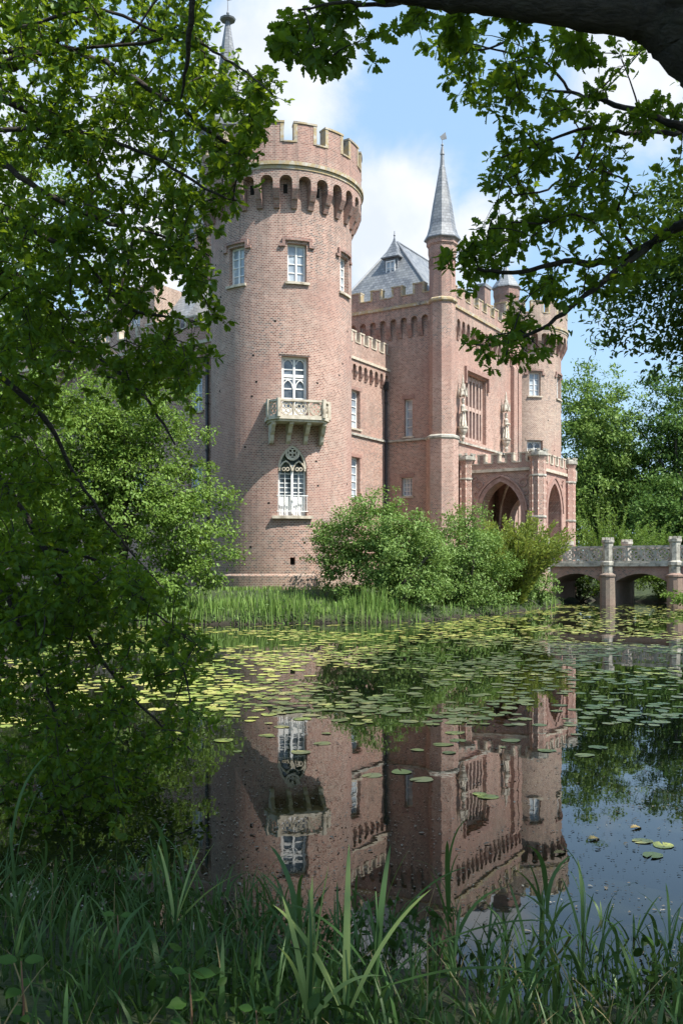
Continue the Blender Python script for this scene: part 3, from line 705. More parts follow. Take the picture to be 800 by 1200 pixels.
    rt.lathe(ctr[0], ctr[1], [(1.0, 24.15), (1.02, 24.22), (.70, 24.5), (.36, 25.05), (.12, 25.5), (.04, 25.75)], 4, 0, False, rot); 
    rt.lathe(ctr[0], ctr[1], [(.05, 25.7), (.03, 25.95), (.025, 26.2)], 6, 1); rt.ball((ctr[0], ctr[1], 25.9), .08, 8, 1)
    rt.build('dormer_roof', [MAT['slate'], MAT['lead']], g)
    # octagonal corner turret
    tb = MB(); rot = R_(22.5)+math.atan2(U[1], U[0])
    tb.lathe(T[0], T[1], [(1.05, .9), (1.05, 10.7), (.86, 10.95), (.86, 22.6), (.93, 22.9), (.93, 23.3), (1.04, 23.45), (1.04, 23.75)], 8, 0, False, rot)
    tt = tag(tb.build('corner_turret', MAT['brick'], castle), 'slim octagonal brick turret with a tall slate spire')
    for z, r, mt in ((10.78, 1.12, 'grey_stone'), (19.72, 1.0, 'lichen')):
        q = MB(); q.lathe(T[0], T[1], [(r-.08, z-.08), (r, z), (r, z+.12), (r-.12, z+.22)], 8, 0, False, rot); q.build('string_course', MAT[mt], tt)
    sp = MB(); sp.lathe(T[0], T[1], [(1.04, 23.7), (1.20, 23.78), (1.20, 23.86), (1.0, 24.2), (.86, 24.7), (.62, 26.2), (.4, 27.4), (.19, 28.6), (.13, 28.75)], 8, 0, False, rot)
    sp.build('spire', MAT['slate'], tt)
    fi = MB(); fi.lathe(T[0], T[1], [(.16, 28.65), (.11, 29.4), (.15, 29.45), (.10, 29.72), (.07, 29.95)], 8, 0); finial(fi, T[0], T[1], 29.9, .5, k=.8); fi.build('weathervane', MAT['lead'], tt)
    al = MB()
    for k in range(8):
        a = rot+(k+.5)*math.pi/4; n = (math.cos(a), math.sin(a)); Mo = flat((T[0]+.86*math.cos(math.pi/8)*n[0], T[1]+.86*math.cos(math.pi/8)*n[1]), n)
        arch_trim(al, Mo, dict(s0=-.16, s1=.16, z0=22.0, z1=22.55, kind='round'), .1, -.06, .02)
    al.build('blind_arch', MAT['brick_trim'], tt)
    # turret and chimney rising behind the facade
    x, y, _ = Pp(593, 350, 77.0); tm = MB(); tm.lathe(x, y, [(1.0, 19), (1.0, 24.2), (1.08, 24.5), (1.08, 25.1)], 8, 0, False)
    st = tag(tm.build('stair_turret', MAT['brick_trim'], castle), 'small dark turret with a low cone roof above the facade')
    c = MB(); c.lathe(x, y, [(1.08, 25.05), (1.22, 25.1), (1.2, 25.2), (.5, 26.2), (.1, 26.9)], 8, 0, False); c.build('cone_roof', MAT['slate'], st)
    c = MB(); finial(c, x, y, 26.8, 3.4, vane=False, k=.7); c.build('finial', MAT['iron'], st)
    x, y, _ = Pp(571, 350, 75.0); Mc = flat((x, y), nV); cm = MB(); cm.pbox(Mc, -.6, .6, 19.5, 24.6, 0, 1.0); cm.pbox(Mc, -.68, .68, 24.6, 24.85, -.08, 1.08, m=1); cm.build('chimney', [MAT['brick_trim'], MAT['lead']], castle)
    return ML, MF, g
ML, MF, gate = gatehouse()

def connecting_wing():
    M = flat(B(0, 4.2), nV); s0, s1 = -15.5, 0
    ops = [op(-4.15, 1.35, 11.3, 13.75), op(-4.15, 1.35, 6.85, 9.45), op(-7.6, 1.35, 11.3, 13.75), op(-7.6, 1.35, 6.85, 9.45)]
    mb = MB(); wall(mb, M, s0, s1, .9, 15.75, ops, .4)
    mb.face([M(s0,15.8,.2), M(s1,15.8,.2), M(s1,15.8,8), M(s0,15.8,8)])
    g = tag(mb.build('connecting_wing', MAT['brick'], castle), 'lower brick wing between the round tower and the gatehouse')
    for o in ops:
        window(M, o, g, .34, 2, 5); sill(M, o, g, .1)
        b = MB(); b.pbox(M, o['s0']-.2, o['s1']+.2, o['z1']+.01, o['z1']+.22, -.025, .05); b.build('window_head', MAT['brick_trim'], g)
    band(M, s0, s1-.003, 10.83, .14, .12, g, 'grey_stone')
    corbel_table(M, s0, s1-.003, 22, 14.45, 14.95, 15.6, .25, g, gap=.6); band(M, s0, s1-.003, 15.6, .16, .34, g, 'stone')
    battlement(M, s0, s1-.003, 15, 15.76, 16.7, 17.45, .25, g, .35, .52, .2, ('brick', 'stone'))
    p = MB(); a = M(-.22, 0, -.12); p.tube([(a[0], a[1], 1.2), (a[0], a[1], 14.6)], .075, 8); p.pbox(M, -.36, -.08, 14.4, 14.9, -.24, -.0)
    for z in (4, 7.5, 11, 13.5): p.lathe(a[0], a[1], [(.1, z), (.1, z+.1)], 8)
    p.build('downpipe', MAT['iron'], g)
connecting_wing()

def left_wing():
    M = flat((-7.0, 50.0), nU)                        # s runs to the right, 0 is beside the tower
    ops = [op(-.95-1.7*k, .95, a, b) for k in (0, 2.4, 4.8, 7.2) for a, b in ((10.7, 12.7), (5.6, 7.9))]
    mb = MB(); wall(mb, M, -24, 1.2, .9, 14.3, ops, .4)
    wall(mb, flat(M(-24, 0, 0)[:2], V), -12, 0, .9, 14.3)
    mb.face([M(-24,14.35,.1), M(1.2,14.35,.1), M(1.2,14.35,12), M(-24,14.35,12)])
    g = tag(mb.build('left_wing', MAT['brick'], castle), 'shaded brick wing behind the leaves beside the round tower')
    for o in ops: window(M, o, g, .34, 2, 4); sill(M, o, g, .1)
    corbel_table(M, -24, 1.2, 28, 12.95, 13.5, 14.2, .25, g, gap=.6); band(M, -24, 1.2, 14.2, .16, .34, g, 'stone')
    battlement(M, -24, 1.2, 18, 14.36, 15.1, 15.75, .25, g, .35, .55, .1, ('brick', 'stone'))
    rf = MB(); rf.face([M(-22,14.6,1), M(-4.2,14.6,1), M(-4.2,19.2,5), M(-22,19.2,5)]); rf.face([M(-22,19.2,5), M(-4.2,19.2,5), M(-4.2,14.6,9), M(-22,14.6,9)])
    rf.face([M(-4.2,14.6,1), M(-4.2,14.6,9), M(-4.2,19.2,5)]); rf.face([M(-22,14.6,1), M(-22,19.2,5), M(-22,14.6,9)]); rf.build('roof', MAT['slate'], g)
    p = MB(); a = M(-.06, 0, -.1); p.tube([(a[0], a[1], 1.2), (a[0], a[1], 13.6)], .085, 8)
    for z in (3.5, 6, 8.5, 11): p.lathe(a[0], a[1], [(.11, z), (.11, z+.1)], 8)
    p.build('downpipe', MAT['iron'], g)
    # attic block with a white window, then the keep and its spires
    Ma = flat(B(-15, 12.9), nU); o = op(0, .9, 16.3, 17.8); mb = MB(); wall(mb, Ma, -2.2, 1.6, 14, 19, [o]); wall(mb, flat(Ma(1.6,0,0)[:2], nV), 0, 4, 14, 19); wall(mb, flat(Ma(-2.2,0,0)[:2], V), -4, 0, 14, 19)
    mb.face([Ma(-2.2,19,0), Ma(1.6,19,0), Ma(1.6,19,4), Ma(-2.2,19,4)]); at = mb.build('attic', MAT['brick_pale'], castle); window(Ma, o, at, .25, 2, 3)
    Mk = flat(B(-11.5, 11.2), nU); KW = 3.2; mb = MB(); ko = [op(.9, .8, 18.2, 19.9)]; wall(mb, Mk, 0, KW, 14, 21.9, ko); wall(mb, flat(B(-11.5, 11.2), V), -11, 0, 14, 21.9); wall(mb, flat(Mk(KW,0,0)[:2], nV), 0, 11, 14, 21.9)
    mb.face([Mk(0,21.92,0), Mk(KW,21.92,0), Mk(KW,21.92,11), Mk(0,21.92,11)])
    k = tag(mb.build('keep', MAT['brick_trim'], castle), 'taller brick block behind the round tower')
    for o in ko: window(Mk, o, k, .3, 2, 3)
    battlement(Mk, 0, KW, 3, 21.9, 22.3, 23.1, .1, k, .4, .5, .0); band(Mk, -.1, KW, 21.6, .2, .22, k)
    x, y, _ = Pp(243, 250, 58.5); s = MB()
    s.lathe(x, y, [(1.25, 21.9), (1.25, 23.2), (1.3, 23.25), (.62, 24.75)], 4, 0, False, math.atan2(U[1], U[0])+math.pi/4); s.lathe(x, y, [(.62, 24.75), (.48, 25.6)], 4, 1, False, math.atan2(U[1], U[0])+math.pi/4, cap=False)
    s.lathe(x, y, [(.6, 25.6), (.58, 25.75), (.06, 27.3)], 4, 0, False, math.atan2(U[1], U[0])+math.pi/4); s.build('striped_spire', [MAT['slate'], MAT['zigzag']], castle)
    x, y, _ = Pp(267, 150, 64); s = MB(); s.lathe(x, y, [(2.0, 15), (2.0, 31.3), (2.2, 31.5), (2.2, 32.0)], 8, 0, False, R_(22.5))
    gt = tag(s.build('great_tower', MAT['lead'], castle), 'slate lantern with a tall needle spire behind the leaves')
    s = MB(); s.lathe(x, y, [(2.2, 32.0), (1.5, 32.4), (.95, 33.3), (.72, 35.4), (.45, 37.6), (.12, 39.6)], 8, 0, False, R_(22.5)); s.build('needle_spire', MAT['slate'], gt)
    s = MB(); s.lathe(x, y, [(.5, 39.45), (.55, 39.55), (.12, 39.6)], 10, 0); finial(s, x, y, 39.5, 1.3, 0); s.build('weathervane', MAT['lead'], gt)
left_wing()

def porch():
    u0, u1, v0 = 2.96, 9.06, -5.45; c1 = B(u0, v0)
    ML_ = flat(c1, nU); MF_ = flat(c1, nV); MR_ = flat(B(u1, v0), U); ztop = 8.95
    aL = op(-2.56, 2.85, 2.6, 8.1, 'pointed', rise=2.0, open=True, depth=.55); aF = op(3.05, 2.75, 2.6, 8.1, 'pointed', rise=2.0, open=True, depth=.55); aR = op(2.7, 2.6, 2.6, 7.6, 'pointed', rise=1.9, open=True, depth=.5)
    mb = MB(); wall(mb, ML_, -5.45, 0, .3, ztop, [aL]); wall(mb, MF_, 0, 6.1, .3, ztop, [aF]); wall(mb, MR_, 0, 5.45, .3, ztop, [aR])
    mb.face([(*B(a, b), 8.9) for a, b in ((u0+.1, v0+.1), (u1-.1, v0+.1), (u1-.1, -.02), (u0+.1, -.02))]); mb.face([(*B(a, b), 2.55) for a, b in ((u0+.1, v0+.1), (u1-.1, v0+.1), (u1-.1, -.02), (u0+.1, -.02))])
    # inner skin so the walls have thickness
    for Mx, a, b, o in ((ML_, -5.0, -.5, aL), (MF_, .5, 5.6, aF), (MR_, .5, 5.0, aR)): wall(mb, Mx, a, b, 2.56, 8.88, [o], 0.001, d0=o['depth'])
    p = tag(mb.build('entrance_porch', MAT['brick'], castle), 'battlemented brick porch with pointed arches at the bridge')
    for Mx, o in ((ML_, aL), (MF_, aF), (MR_, aR)):
        b = MB(); arch_trim(b, Mx, o, .3, -.10, .05); arch_trim(b, Mx, dict(o, s0=o['s0']-.33, s1=o['s1']+.33, z1=o['z1']+.33, rise=o['rise']+.33), .12, -.16, .03, legs=False); b.build('arch_moulding', MAT['red_stone'], p)
    for Mx, a, b in ((ML_, -5.4, -.45), (MF_, .45, 5.65), (MR_, .45, 5.4)):
        band(Mx, a, b, 8.75, .2, .14, p, 'stone'); battlement(Mx, a, b, 5, 8.95, 9.3, 9.98, .05, p, .35, .56, .2, ('brick', 'stone'))
    rb = MB()                                           # vault ribs under the roof
    ctr = B((u0+u1)/2, v0/2)
    for a, b in ((u0+.5, v0+.5), (u1-.5, v0+.5), (u0+.5, -.5), (u1-.5, -.5)):
        q = B(a, b); rb.tube([(q[0]+(ctr[0]-q[0])*t, q[1]+(ctr[1]-q[1])*t, 5.2+3.4*math.sqrt(max(0, 1-(1-t)**2))) for t in np.linspace(0, 1, 9)], .11, 6)
    rb.build('vault_rib', MAT['stone'], p)
    for (a, b) in ((u0, v0), (u1, v0), (u0+.03, -.35)):
        x, y = B(a, b); rot = R_(22.5)+math.atan2(U[1], U[0]); q = MB()
        q.lathe(x, y, [(.62, .3), (.62, 3.0), (.5, 3.2), (.5, 9.35), (.6, 9.6)], 8, 0, False, rot); q.lathe(x, y, [(.6, 9.603), (.66, 9.66), (.66, 9.85), (.6, 9.87), (.6, 9.95)], 8, 1, False, rot)
        for k in range(8):
            t_ = rot+k*math.pi/4; q.box(x+.55*math.cos(t_)-.09, x+.55*math.cos(t_)+.09, y+.55*math.sin(t_)-.09, y+.55*math.sin(t_)+.09, 9.95, 10.08, 1)
        for z in (5.6, 8.3): q.lathe(x, y, [(.55, z), (.57, z+.06), (.55, z+.14)], 8, 1, False, rot)
        for k in range(8):
            t_ = rot+k*math.pi/4; q.tube([(x+.5*math.cos(t_), y+.5*math.sin(t_), 3.2), (x+.5*math.cos(t_), y+.5*math.sin(t_), 9.3)], .03, 5, 0)
        q.build('corner_buttress', [MAT['brick'], MAT['grey_stone']], p)
    for Mx, o in ((ML_, aL), (MF_, aF)):
        for sg in (-1, 1):
            c = (o['s0']+o['s1'])/2+sg*1.55; br = MB(); br.ring(Mx, c, 7.95, .2, .3, -.06, .03, 10); br.ring(Mx, c+sg*.32, 8.35, .1, .17, -.06, .03, 8); br.ring(Mx, c+sg*.2, 7.3, .1, .17, -.06, .03, 8); br.build('spandrel_tracery', MAT['red_stone'], p)
porch()

def statue(s, z, label):
    """weathered saint on a bracket under a gothic canopy, carved against the facade"""
    c = MF(s, 0, -.36); st = empty('statue', (c[0], c[1], z), label=label, cat='statue', group='statues on the gatehouse facade')
    x, y = c[0], c[1]; k = .9
    b = MB(); P = [(.16,0),(.21,.04),(.20,.35),(.17,.8),(.155,1.05),(.19,1.3),(.20,1.5),(.14,1.62),(.07,1.68),(.065,1.74)]
    b.lathe(x, y, [(r*k, z+h*k) for r, h in P], 12); b.ball((x, y, z+1.86*k), .135*k, 12, 0, 1.2); b.lathe(x, y, [(.15*k, z+1.93*k), (.13*k, z+2.05*k), (.02, z+2.15*k)], 10)
    n = nV; t = U
    for sg in (-1, 1):
        sh = (x+t[0]*sg*.23*k, y+t[1]*sg*.23*k, z+1.48*k); el = (x+t[0]*sg*.31*k+n[0]*.05, y+t[1]*sg*.31*k+n[1]*.05, z+1.12*k); ha = (x+t[0]*sg*.08*k+n[0]*.28, y+t[1]*sg*.08*k+n[1]*.28, z+1.2*k)
        b.tube([sh, el, ha], [.085, .08, .055], 7)
    for i in range(7):
        a = i/7*2*math.pi; b.tube([(x+.24*math.cos(a)*k, y+.24*math.sin(a)*k, z+.02), (x+.19*math.cos(a+.2)*k, y+.19*math.sin(a+.2)*k, z+1.05*k)], [.05, .025], 5)
    b.build('robed_figure', MAT['worn_stone'], st)
    b = MB(); b.lathe(x, y, [(.06, z-1.0), (.16, z-.75), (.14, z-.6), (.28, z-.35), (.3, z-.2), (.36, z-.12), (.36, z-.003)], 8, 0, False); b.build('bracket', MAT['worn_stone'], st)
    b = MB(); h = z+2.15*k+.12
    b.lathe(x, y, [(.24, h), (.30, h+.05), (.28, h+.2), (.22, h+.4), (.17, h+.45), (.13, h+.8), (.09, h+.85), (.06, h+1.2), (.02, h+1.45)], 6, 0, False)
    for i in range(6):
        a = i*math.pi/3; b.lathe(x+.27*math.cos(a), y+.27*math.sin(a), [(.05, h-.05), (.05, h+.3), (.01, h+.6)], 5, 0, False)
    Mq = flat((x, y), nV); b.pbox(Mq, -.1, .1, h, h+.5, 0, .42)
    b.build('canopy', MAT['worn_stone'], st)
    Mq = flat((x, y), nV)
statue(2.45, 11.9, 'smaller weathered saint statue beside the turret, left of the mullioned window')
statue(10.2, 12.0, 'pale saint statue with bracket between the mullioned window and the right pilaster')

# ------------------------------------------------------------------ the bridge
def bridge():
    o = B(2.96, -5.45); M = flat(o, nU)               # s = distance out from the porch, d = into the bridge's width
    br = empty('bridge', (o[0], o[1], 0), label='stone and brick arched bridge with pierced balustrade leading to the castle porch', cat='bridge')
    s0, s1, W = .5, 21.0, 5.6; zd = 2.55; piers = [.35, 4.4, 8.5, 12.6, 16.7, 20.8]; d0 = .55
    ops = [dict(s0=a+.42, s1=b-.42, z0=-.6, z1=1.98, kind='seg', rise=.55, open=True, depth=W-2*d0) for a, b in zip(piers, piers[1:])]
    mb = MB(); wall(mb, M, s0, s1, -.6, zd, ops, d0=d0); wall(mb, M, s0, s1, -.6, zd, [dict(q, depth=0.001) for q in ops], d0=W-d0)
    mb.face([M(s0,zd,d0), M(s1,zd,d0), M(s1,zd,W-d0), M(s0,zd,W-d0)]); mb.build('arch_wall', MAT['brick_trim'], br)
    for d, nm in ((d0, 1), (W-d0, -1)):
        k = MB(); e0, e1 = (d-.16, d+.3) if nm == 1 else (d-.3, d+.16)
        k.pbox(M, s0, s1, zd-.12, zd+.1, e0, e1); k.build('cornice', MAT['grey_stone'], br)
        for a, b in zip(piers, piers[1:]):
            p = MB(); stone_panel(p, M, a+.32, b-.32, zd+.103, 3.72, d-.06, .12, 0, .82); p.build('balustrade', MAT['grey_stone'], br)
        for i, a in enumerate(piers):
            if i == 0 and nm == 1: pass
            x, y, _ = M(a, 0, d); q = MB()
            q.lathe(x, y, [(.5, -.8), (.5, 1.75), (.56, 1.8), (.56, 1.9), (.36, 2.02)], 12, 0, False)
            q.build('pier', MAT['pier_brick'], br)
            q = MB(); q.lathe(x, y, [(.37, 2.0), (.37, 2.45), (.44, 2.5), (.44, 2.7), (.33, 2.78), (.33, 3.85), (.40, 3.95), (.40, 4.1), (.3, 4.12)], 8, 0, False, R_(22.5)+.3)
            for k in range(6):
                t_ = k*math.pi/3; q.box(x+.3*math.cos(t_)-.07, x+.3*math.cos(t_)+.07, y+.3*math.sin(t_)-.07, y+.3*math.sin(t_)+.07, 4.1, 4.26)
            q.build('pier_post', MAT['grey_stone'], br)
bridge()

# ------------------------------------------------------------------ foliage helpers
def norm(a): return a/np.maximum(np.linalg.norm(a, axis=-1, keepdims=True), 1e-9)
OAK = [(0,.02),(.10,.05),(.19,.155),(.26,.09),(.36,.25),(.45,.14),(.56,.32),(.65,.19),(.77,.27),(.85,.15),(.94,.13),(1,0)]
OVAL = [(.18,.17),(.45,.26),(.75,.18),(1,0)]
DIAM = [(.45,.26),(1,0)]
def leaf_shape(half, fold=.25):
    """two half blades joined on the midrib; returns verts and the two polygons"""
    n = len(half)-1
    v = [(0,0,0),(1,0,0)]+[(x,y,y*fold) for x, y in half[:-1]]+[(x,-y,y*fold) for x, y in half[:-1]]
    a = [1, 0]; return np.array(v, float), [[0, 1]+list(range(2+n-1, 1, -1)), [1, 0]+list(range(2+n, 2+2*n))]
SHAPES = {'oak': leaf_shape(OAK, .3), 'oval': leaf_shape(OVAL, .3), 'diam': leaf_shape(DIAM, .2)}
def leaf_mesh(name, C, X, N, size, shape, mat, parent=None):
    v, polys = SHAPES[shape]; n = len(C); k = len(v)
    X = norm(X); N = norm(N-(N*X).sum(-1, keepdims=True)*X); Y = np.cross(N, X)
    S = np.asarray(size).reshape(-1, 1, 1)
    wob = (1+rng.normal(0, .12, (n, 1)))
    Vv = C[:, None]+S*(v[None, :, 0:1]*X[:, None]+(v[None, :, 1:2]*wob[:, None])*Y[:, None]+(v[None, :, 2:3]-.12*v[None, :, 0:1]**2)*N[:, None])
    lp = np.array(sum(polys, [])); loops = (np.arange(n)[:, None]*k+lp[None]).ravel()
    per = len(lp); offs = np.cumsum([0]+[len(p) for p in polys[:-1]]); starts = (np.arange(n)[:, None]*per+offs[None]).ravel()
    return link(name, fast_mesh(name, Vv.reshape(-1, 3), loops, starts), parent, [mat])
def rand_dirs(n, zb=0., zs=1.):
    a = rng.normal(0, 1, (n, 3)); a[:, 2] = a[:, 2]*zs+zb; return norm(a)
def ribbons(name, base, az, L, W, lean, curl, mat, parent=None, seg=6, droop=0.0):
    """grass blades: base (n,3), azimuth, length, width, lean and curl (radians at the tip)"""
    n = len(base); t = np.linspace(0, 1, seg+1); ang = lean[:, None]+curl[:, None]*t[None]**1.6
    ds = (L/seg)[:, None]; sx = np.concatenate([np.zeros((n, 1)), np.cumsum(np.sin(ang[:, :-1])*ds, 1)], 1); sz = np.concatenate([np.zeros((n, 1)), np.cumsum(np.cos(ang[:, :-1])*ds, 1)], 1)
    dx, dy = np.cos(az)[:, None], np.sin(az)[:, None]
    ctr = np.stack([base[:, 0:1]+sx*dx, base[:, 1:2]+sx*dy, base[:, 2:3]+sz], -1)
    tw = az+np.pi/2+rng.normal(0, .5, n); wv = np.stack([np.cos(tw), np.sin(tw), np.zeros(n)], -1)
    prof = np.minimum(1, .55+1.6*t)*np.sqrt(np.maximum(0, 1-t**2.2)); hw = W[:, None]*.5*prof[None]
    A = ctr-wv[:, None]*hw[..., None]; Bq = ctr+wv[:, None]*hw[..., None]
    Vv = np.stack([A, Bq], 2).reshape(n, -1, 3); k = 2*(seg+1)
    q = np.array([[2*i, 2*i+1, 2*i+3, 2*i+2] for i in range(seg)]).ravel()
    loops = (np.arange(n)[:, None]*k+q[None]).ravel()
    return link(name, fast_mesh(name, Vv.reshape(-1, 3), loops, np.arange(n*seg)*4, True), parent, [mat])

def tree(name, label, cat, base, lobes, n_cl, per, leaf, mat, group=None, trunk_r=.3, trunk_h=None, clump=.8, shape='diam', flat_=.6, bark='bark2', limbs=14, up=.7, shell=.4, stems=1):
    base = (base[0], base[1], gz(base[0], base[1])-.1); root = empty(name, base, label=label, cat=cat, group=group)
    wts = np.array([l[6] if len(l) > 6 else l[3]*l[4]*l[5] for l in lobes], float); wts /= wts.sum(); li = rng.choice(len(lobes), n_cl, p=wts)
    Lb = np.array([l[:6] for l in lobes]); d = rand_dirs(n_cl); r = rng.random(n_cl)**shell
    r = r*(1+.26*vnoise(d[:, 0]*4+li*3, d[:, 2]*4+d[:, 1]*3))*np.where(rng.random(n_cl) < .07, 1.18, 1)
    cc = Lb[li, :3]+d*r[:, None]*Lb[li, 3:6]; cc[:, 2] = np.maximum(cc[:, 2], base[2]+.35)
    size = clump*rng.uniform(.45, 1.35, n_cl); cnt = np.maximum(4, (per*(size/clump)**2*rng.uniform(.7, 1.3, n_cl))).astype(int)
    idx = np.repeat(np.arange(n_cl), cnt); n = len(idx)
    g = rng.normal(0, .36, (n, 3)); g[:, 2] *= flat_
    C = cc[idx]+g*size[idx, None]; C[:, 2] = np.maximum(C[:, 2], base[2]+.1)
    outd = norm(C-cc[idx]*.0-np.array([base[0], base[1], Lb[0, 2]])[None])
    N = rand_dirs(n)*.6+np.array([0, 0, up+.25])+outd*.5; X = rand_dirs(n, -.25)+outd*.5
    mb = MB(); top = trunk_h if trunk_h else Lb[:, 2].mean(); ctr = Lb[:, :3].mean(0)
    for k in range(stems):
        b0 = np.array([base[0]+(rng.normal(0, .15) if stems > 1 else 0), base[1]+(rng.normal(0, .15) if stems > 1 else 0), base[2]-.3])
        tgt = np.array([ctr[0], ctr[1], top]) if stems == 1 else cc[rng.integers(n_cl)]
        pts = [b0+(tgt-b0)*t+np.array([.12*math.sin(5*t+k), .12*math.cos(4*t+k), 0])*min(1, t*2) for t in np.linspace(0, 1, 7)]
        mb.tube(pts, [trunk_r*(1.25-1.0*t)*(1.25 if t < .05 else 1) for t in np.linspace(0, 1, 7)], 8)
    if stems == 1:
        for k in range(limbs):
            c = cc[rng.integers(n_cl)]; t0 = rng.uniform(.3, .95); a = np.array(pts[0])+(np.array(pts[-1])-np.array(pts[0]))*t0
            if c[2] < a[2]-1.5: continue
            m_ = (a+c)/2+np.array([0, 0, .12*np.linalg.norm(c-a)]); mb.tube([a, (a+m_)/2+[0, 0, .05], m_, (m_+c)/2+[0, 0, .05], c], [trunk_r*.42*(1.1-t0*.5), trunk_r*.34, trunk_r*.24, trunk_r*.14, .02], 6)
    mb.build('trunk', MAT[bark], root)
    leaf_mesh('crown', C, X, N, leaf*rng.uniform(.7, 1.35, n), shape, MAT[mat], root)
    return root

# ------------------------------------------------------------------ trees and shrubs round the castle
tree('shrub', 'large rounded green shrub on the bank, left half of the clump before the gatehouse', 'shrub', (1.6, 42.6), [(1.4,42.7,3.5,2.5,2.1,2.15),(3.3,43.0,2.9,1.8,1.8,2.0),(-.25,42.5,3.1,1.3,1.4,1.3),(3.3,41.9,1.3,1.7,1.0,.9),(.9,42.3,1.4,1.6,1.2,1.0)], 330, 105, .125, 'shrub_leaf', 'shrubs on the castle bank', .12, clump=.62, shape='oval', stems=6, shell=.35)
tree('shrub', 'darker green shrub between the large rounded one and the yellow-green one', 'shrub', (6.1, 46.3), [(5.9,46.3,3.0,2.1,1.9,2.15),(4.7,45.2,2.3,1.5,1.5,1.6),(7.3,47.4,2.3,1.5,1.5,1.7),(6.2,45.5,1.1,1.9,1.0,.8)], 270, 105, .125, 'shrub_leaf', 'shrubs on the castle bank', .12, clump=.62, shape='oval', stems=5, shell=.35)
def feathery(name, label, base, n, h, spread, mat, group):
    """shrub of upright arching sprays with narrow leaves"""
    b = (base[0], base[1], gz(*base[:2])-.1); root = empty(name, b, label=label, cat='shrub', group=group); mb = MB(); Cs, Xs = [], []
    for k in range(n):
        a = rng.uniform(0, 2*math.pi); ln = h*rng.uniform(.55, 1.08); le = rng.uniform(.1, 1)**.8*spread; dirv = np.array([math.cos(a), math.sin(a)])
        pts = [np.array([b[0]+dirv[0]*le*t**1.2*ln*.5, b[1]+dirv[1]*le*t**1.2*ln*.5, b[2]+ln*t*(1-.22*le*t)]) for t in np.linspace(0, 1, 7)]
        mb.tube(pts, [.035*(1.1-t) for t in np.linspace(0, 1, 7)], 4)
        for t in np.linspace(.12, 1, 26):
            i = min(5, int(t*6)); p = pts[i]+(pts[i+1]-pts[i])*(t*6-i); tg = pts[i+1]-pts[i]; tg = tg/np.linalg.norm(tg)
            for q in range(7):
                sd_ = norm(rng.normal(0, 1, 3)); sp = sd_*rng.uniform(0, .34)*(1.15-t*.8); Cs.append(p+sp); Xs.append(tg*.9+sd_*.75)
    C = np.array(Cs); C[:, 2] = np.maximum(C[:, 2], b[2]+.05); X = norm(np.array(Xs)); n_ = len(C)
    mb.build('trunk', MAT['bark2'], root); leaf_mesh('crown', C, X, rand_dirs(n_, .6), .17*rng.uniform(.7, 1.3, n_), 'diam', MAT[mat], root)
feathery('shrub', 'yellow-green feathery shrub by the bridge in front of the porch', (9.3, 50.2), 190, 5.0, 1.3, 'yew_leaf', 'shrubs on the castle bank')
tree('shrub', 'low dark shrub at the foot of the yellow-green one by the water', 'shrub', (11.2, 54.6), [(11.0,54.3,1.4,1.5,1.3,1.1),(9.3,51.2,1.2,1.3,1.2,.9)], 90, 50, .15, 'shrub_leaf', 'shrubs on the castle bank', .07, clump=.4, shape='oval', stems=4)
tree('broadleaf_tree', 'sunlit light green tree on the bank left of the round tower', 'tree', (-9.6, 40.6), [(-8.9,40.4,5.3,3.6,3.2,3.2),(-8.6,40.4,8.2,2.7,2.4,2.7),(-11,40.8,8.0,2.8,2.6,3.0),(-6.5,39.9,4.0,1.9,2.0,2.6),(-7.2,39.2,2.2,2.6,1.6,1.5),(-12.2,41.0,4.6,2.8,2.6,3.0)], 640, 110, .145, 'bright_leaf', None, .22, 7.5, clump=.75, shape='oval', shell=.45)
tree('broadleaf_tree', 'tall tree glowing yellow-green behind the oak leaves at the left edge', 'tree', (-14.5, 33.5), [(-14.0,33.5,9,4.8,4.6,5.2),(-12.2,33.5,14.0,4.0,4.0,4.6),(-15,33,4.6,4.4,4.2,3.4)], 620, 66, .17, 'bright_leaf', None, .3, 12, clump=1.0, shape='oval', shell=.45)
WG = 'trees beyond the bridge'
for lab, bx, by, lob, ncl, mt in (
    ('tall full-crowned tree beside the paler round tower, beyond the bridge', 25.2, 94, [(25,94,16.5,5.2,5,7.4),(23.6,93,9,4.6,4.5,5),(27.5,95,10,4.4,4.5,6)], 560, 'wood_leaf'),
    ('dark tall tree with open crown at the right edge beyond the bridge', 33.0, 92, [(33,92,15.5,4.6,4.5,7.2),(33.5,91,8,5.0,4.5,5.5),(30.6,91,6.5,3.6,3.5,4.4)], 520, 'mid_leaf'),
    ('rounded mid-height tree low behind the balustrade at the right', 29.6, 84, [(29.4,84,6.5,4.6,4,4.2),(32.5,84,5.5,4,3.6,3.8)], 330, 'mid_leaf'),
    ('slender tree filling the gap between the two tall trees', 29.2, 104, [(29.2,104,15,3.8,4,7.2),(30,104,8,4,4,5)], 300, 'wood_leaf'),
    ('broad tree far right beyond the bridge, cut by the picture edge', 37.2, 97, [(37,97,14,6,5,8.5),(37,96,6,5.5,5,4.5)], 380, 'wood_leaf')):
    tree('broadleaf_tree', lab, 'tree', (bx, by), lob, ncl, 56, .36, mt, WG, .35, 15, clump=1.25, shape='diam', shell=.42, limbs=18)
feathery('shrub', 'pale arching willow shrub behind the bridge beside the porch', (19.9, 70.8), 110, 7.0, 1.35, 'bright_leaf', 'shrubs behind the bridge')
feathery('shrub', 'lower pale shrub behind the balustrade, in front of the dark trees', (24.0, 75), 70, 5.0, 1.5, 'bright_leaf', 'shrubs behind the bridge')
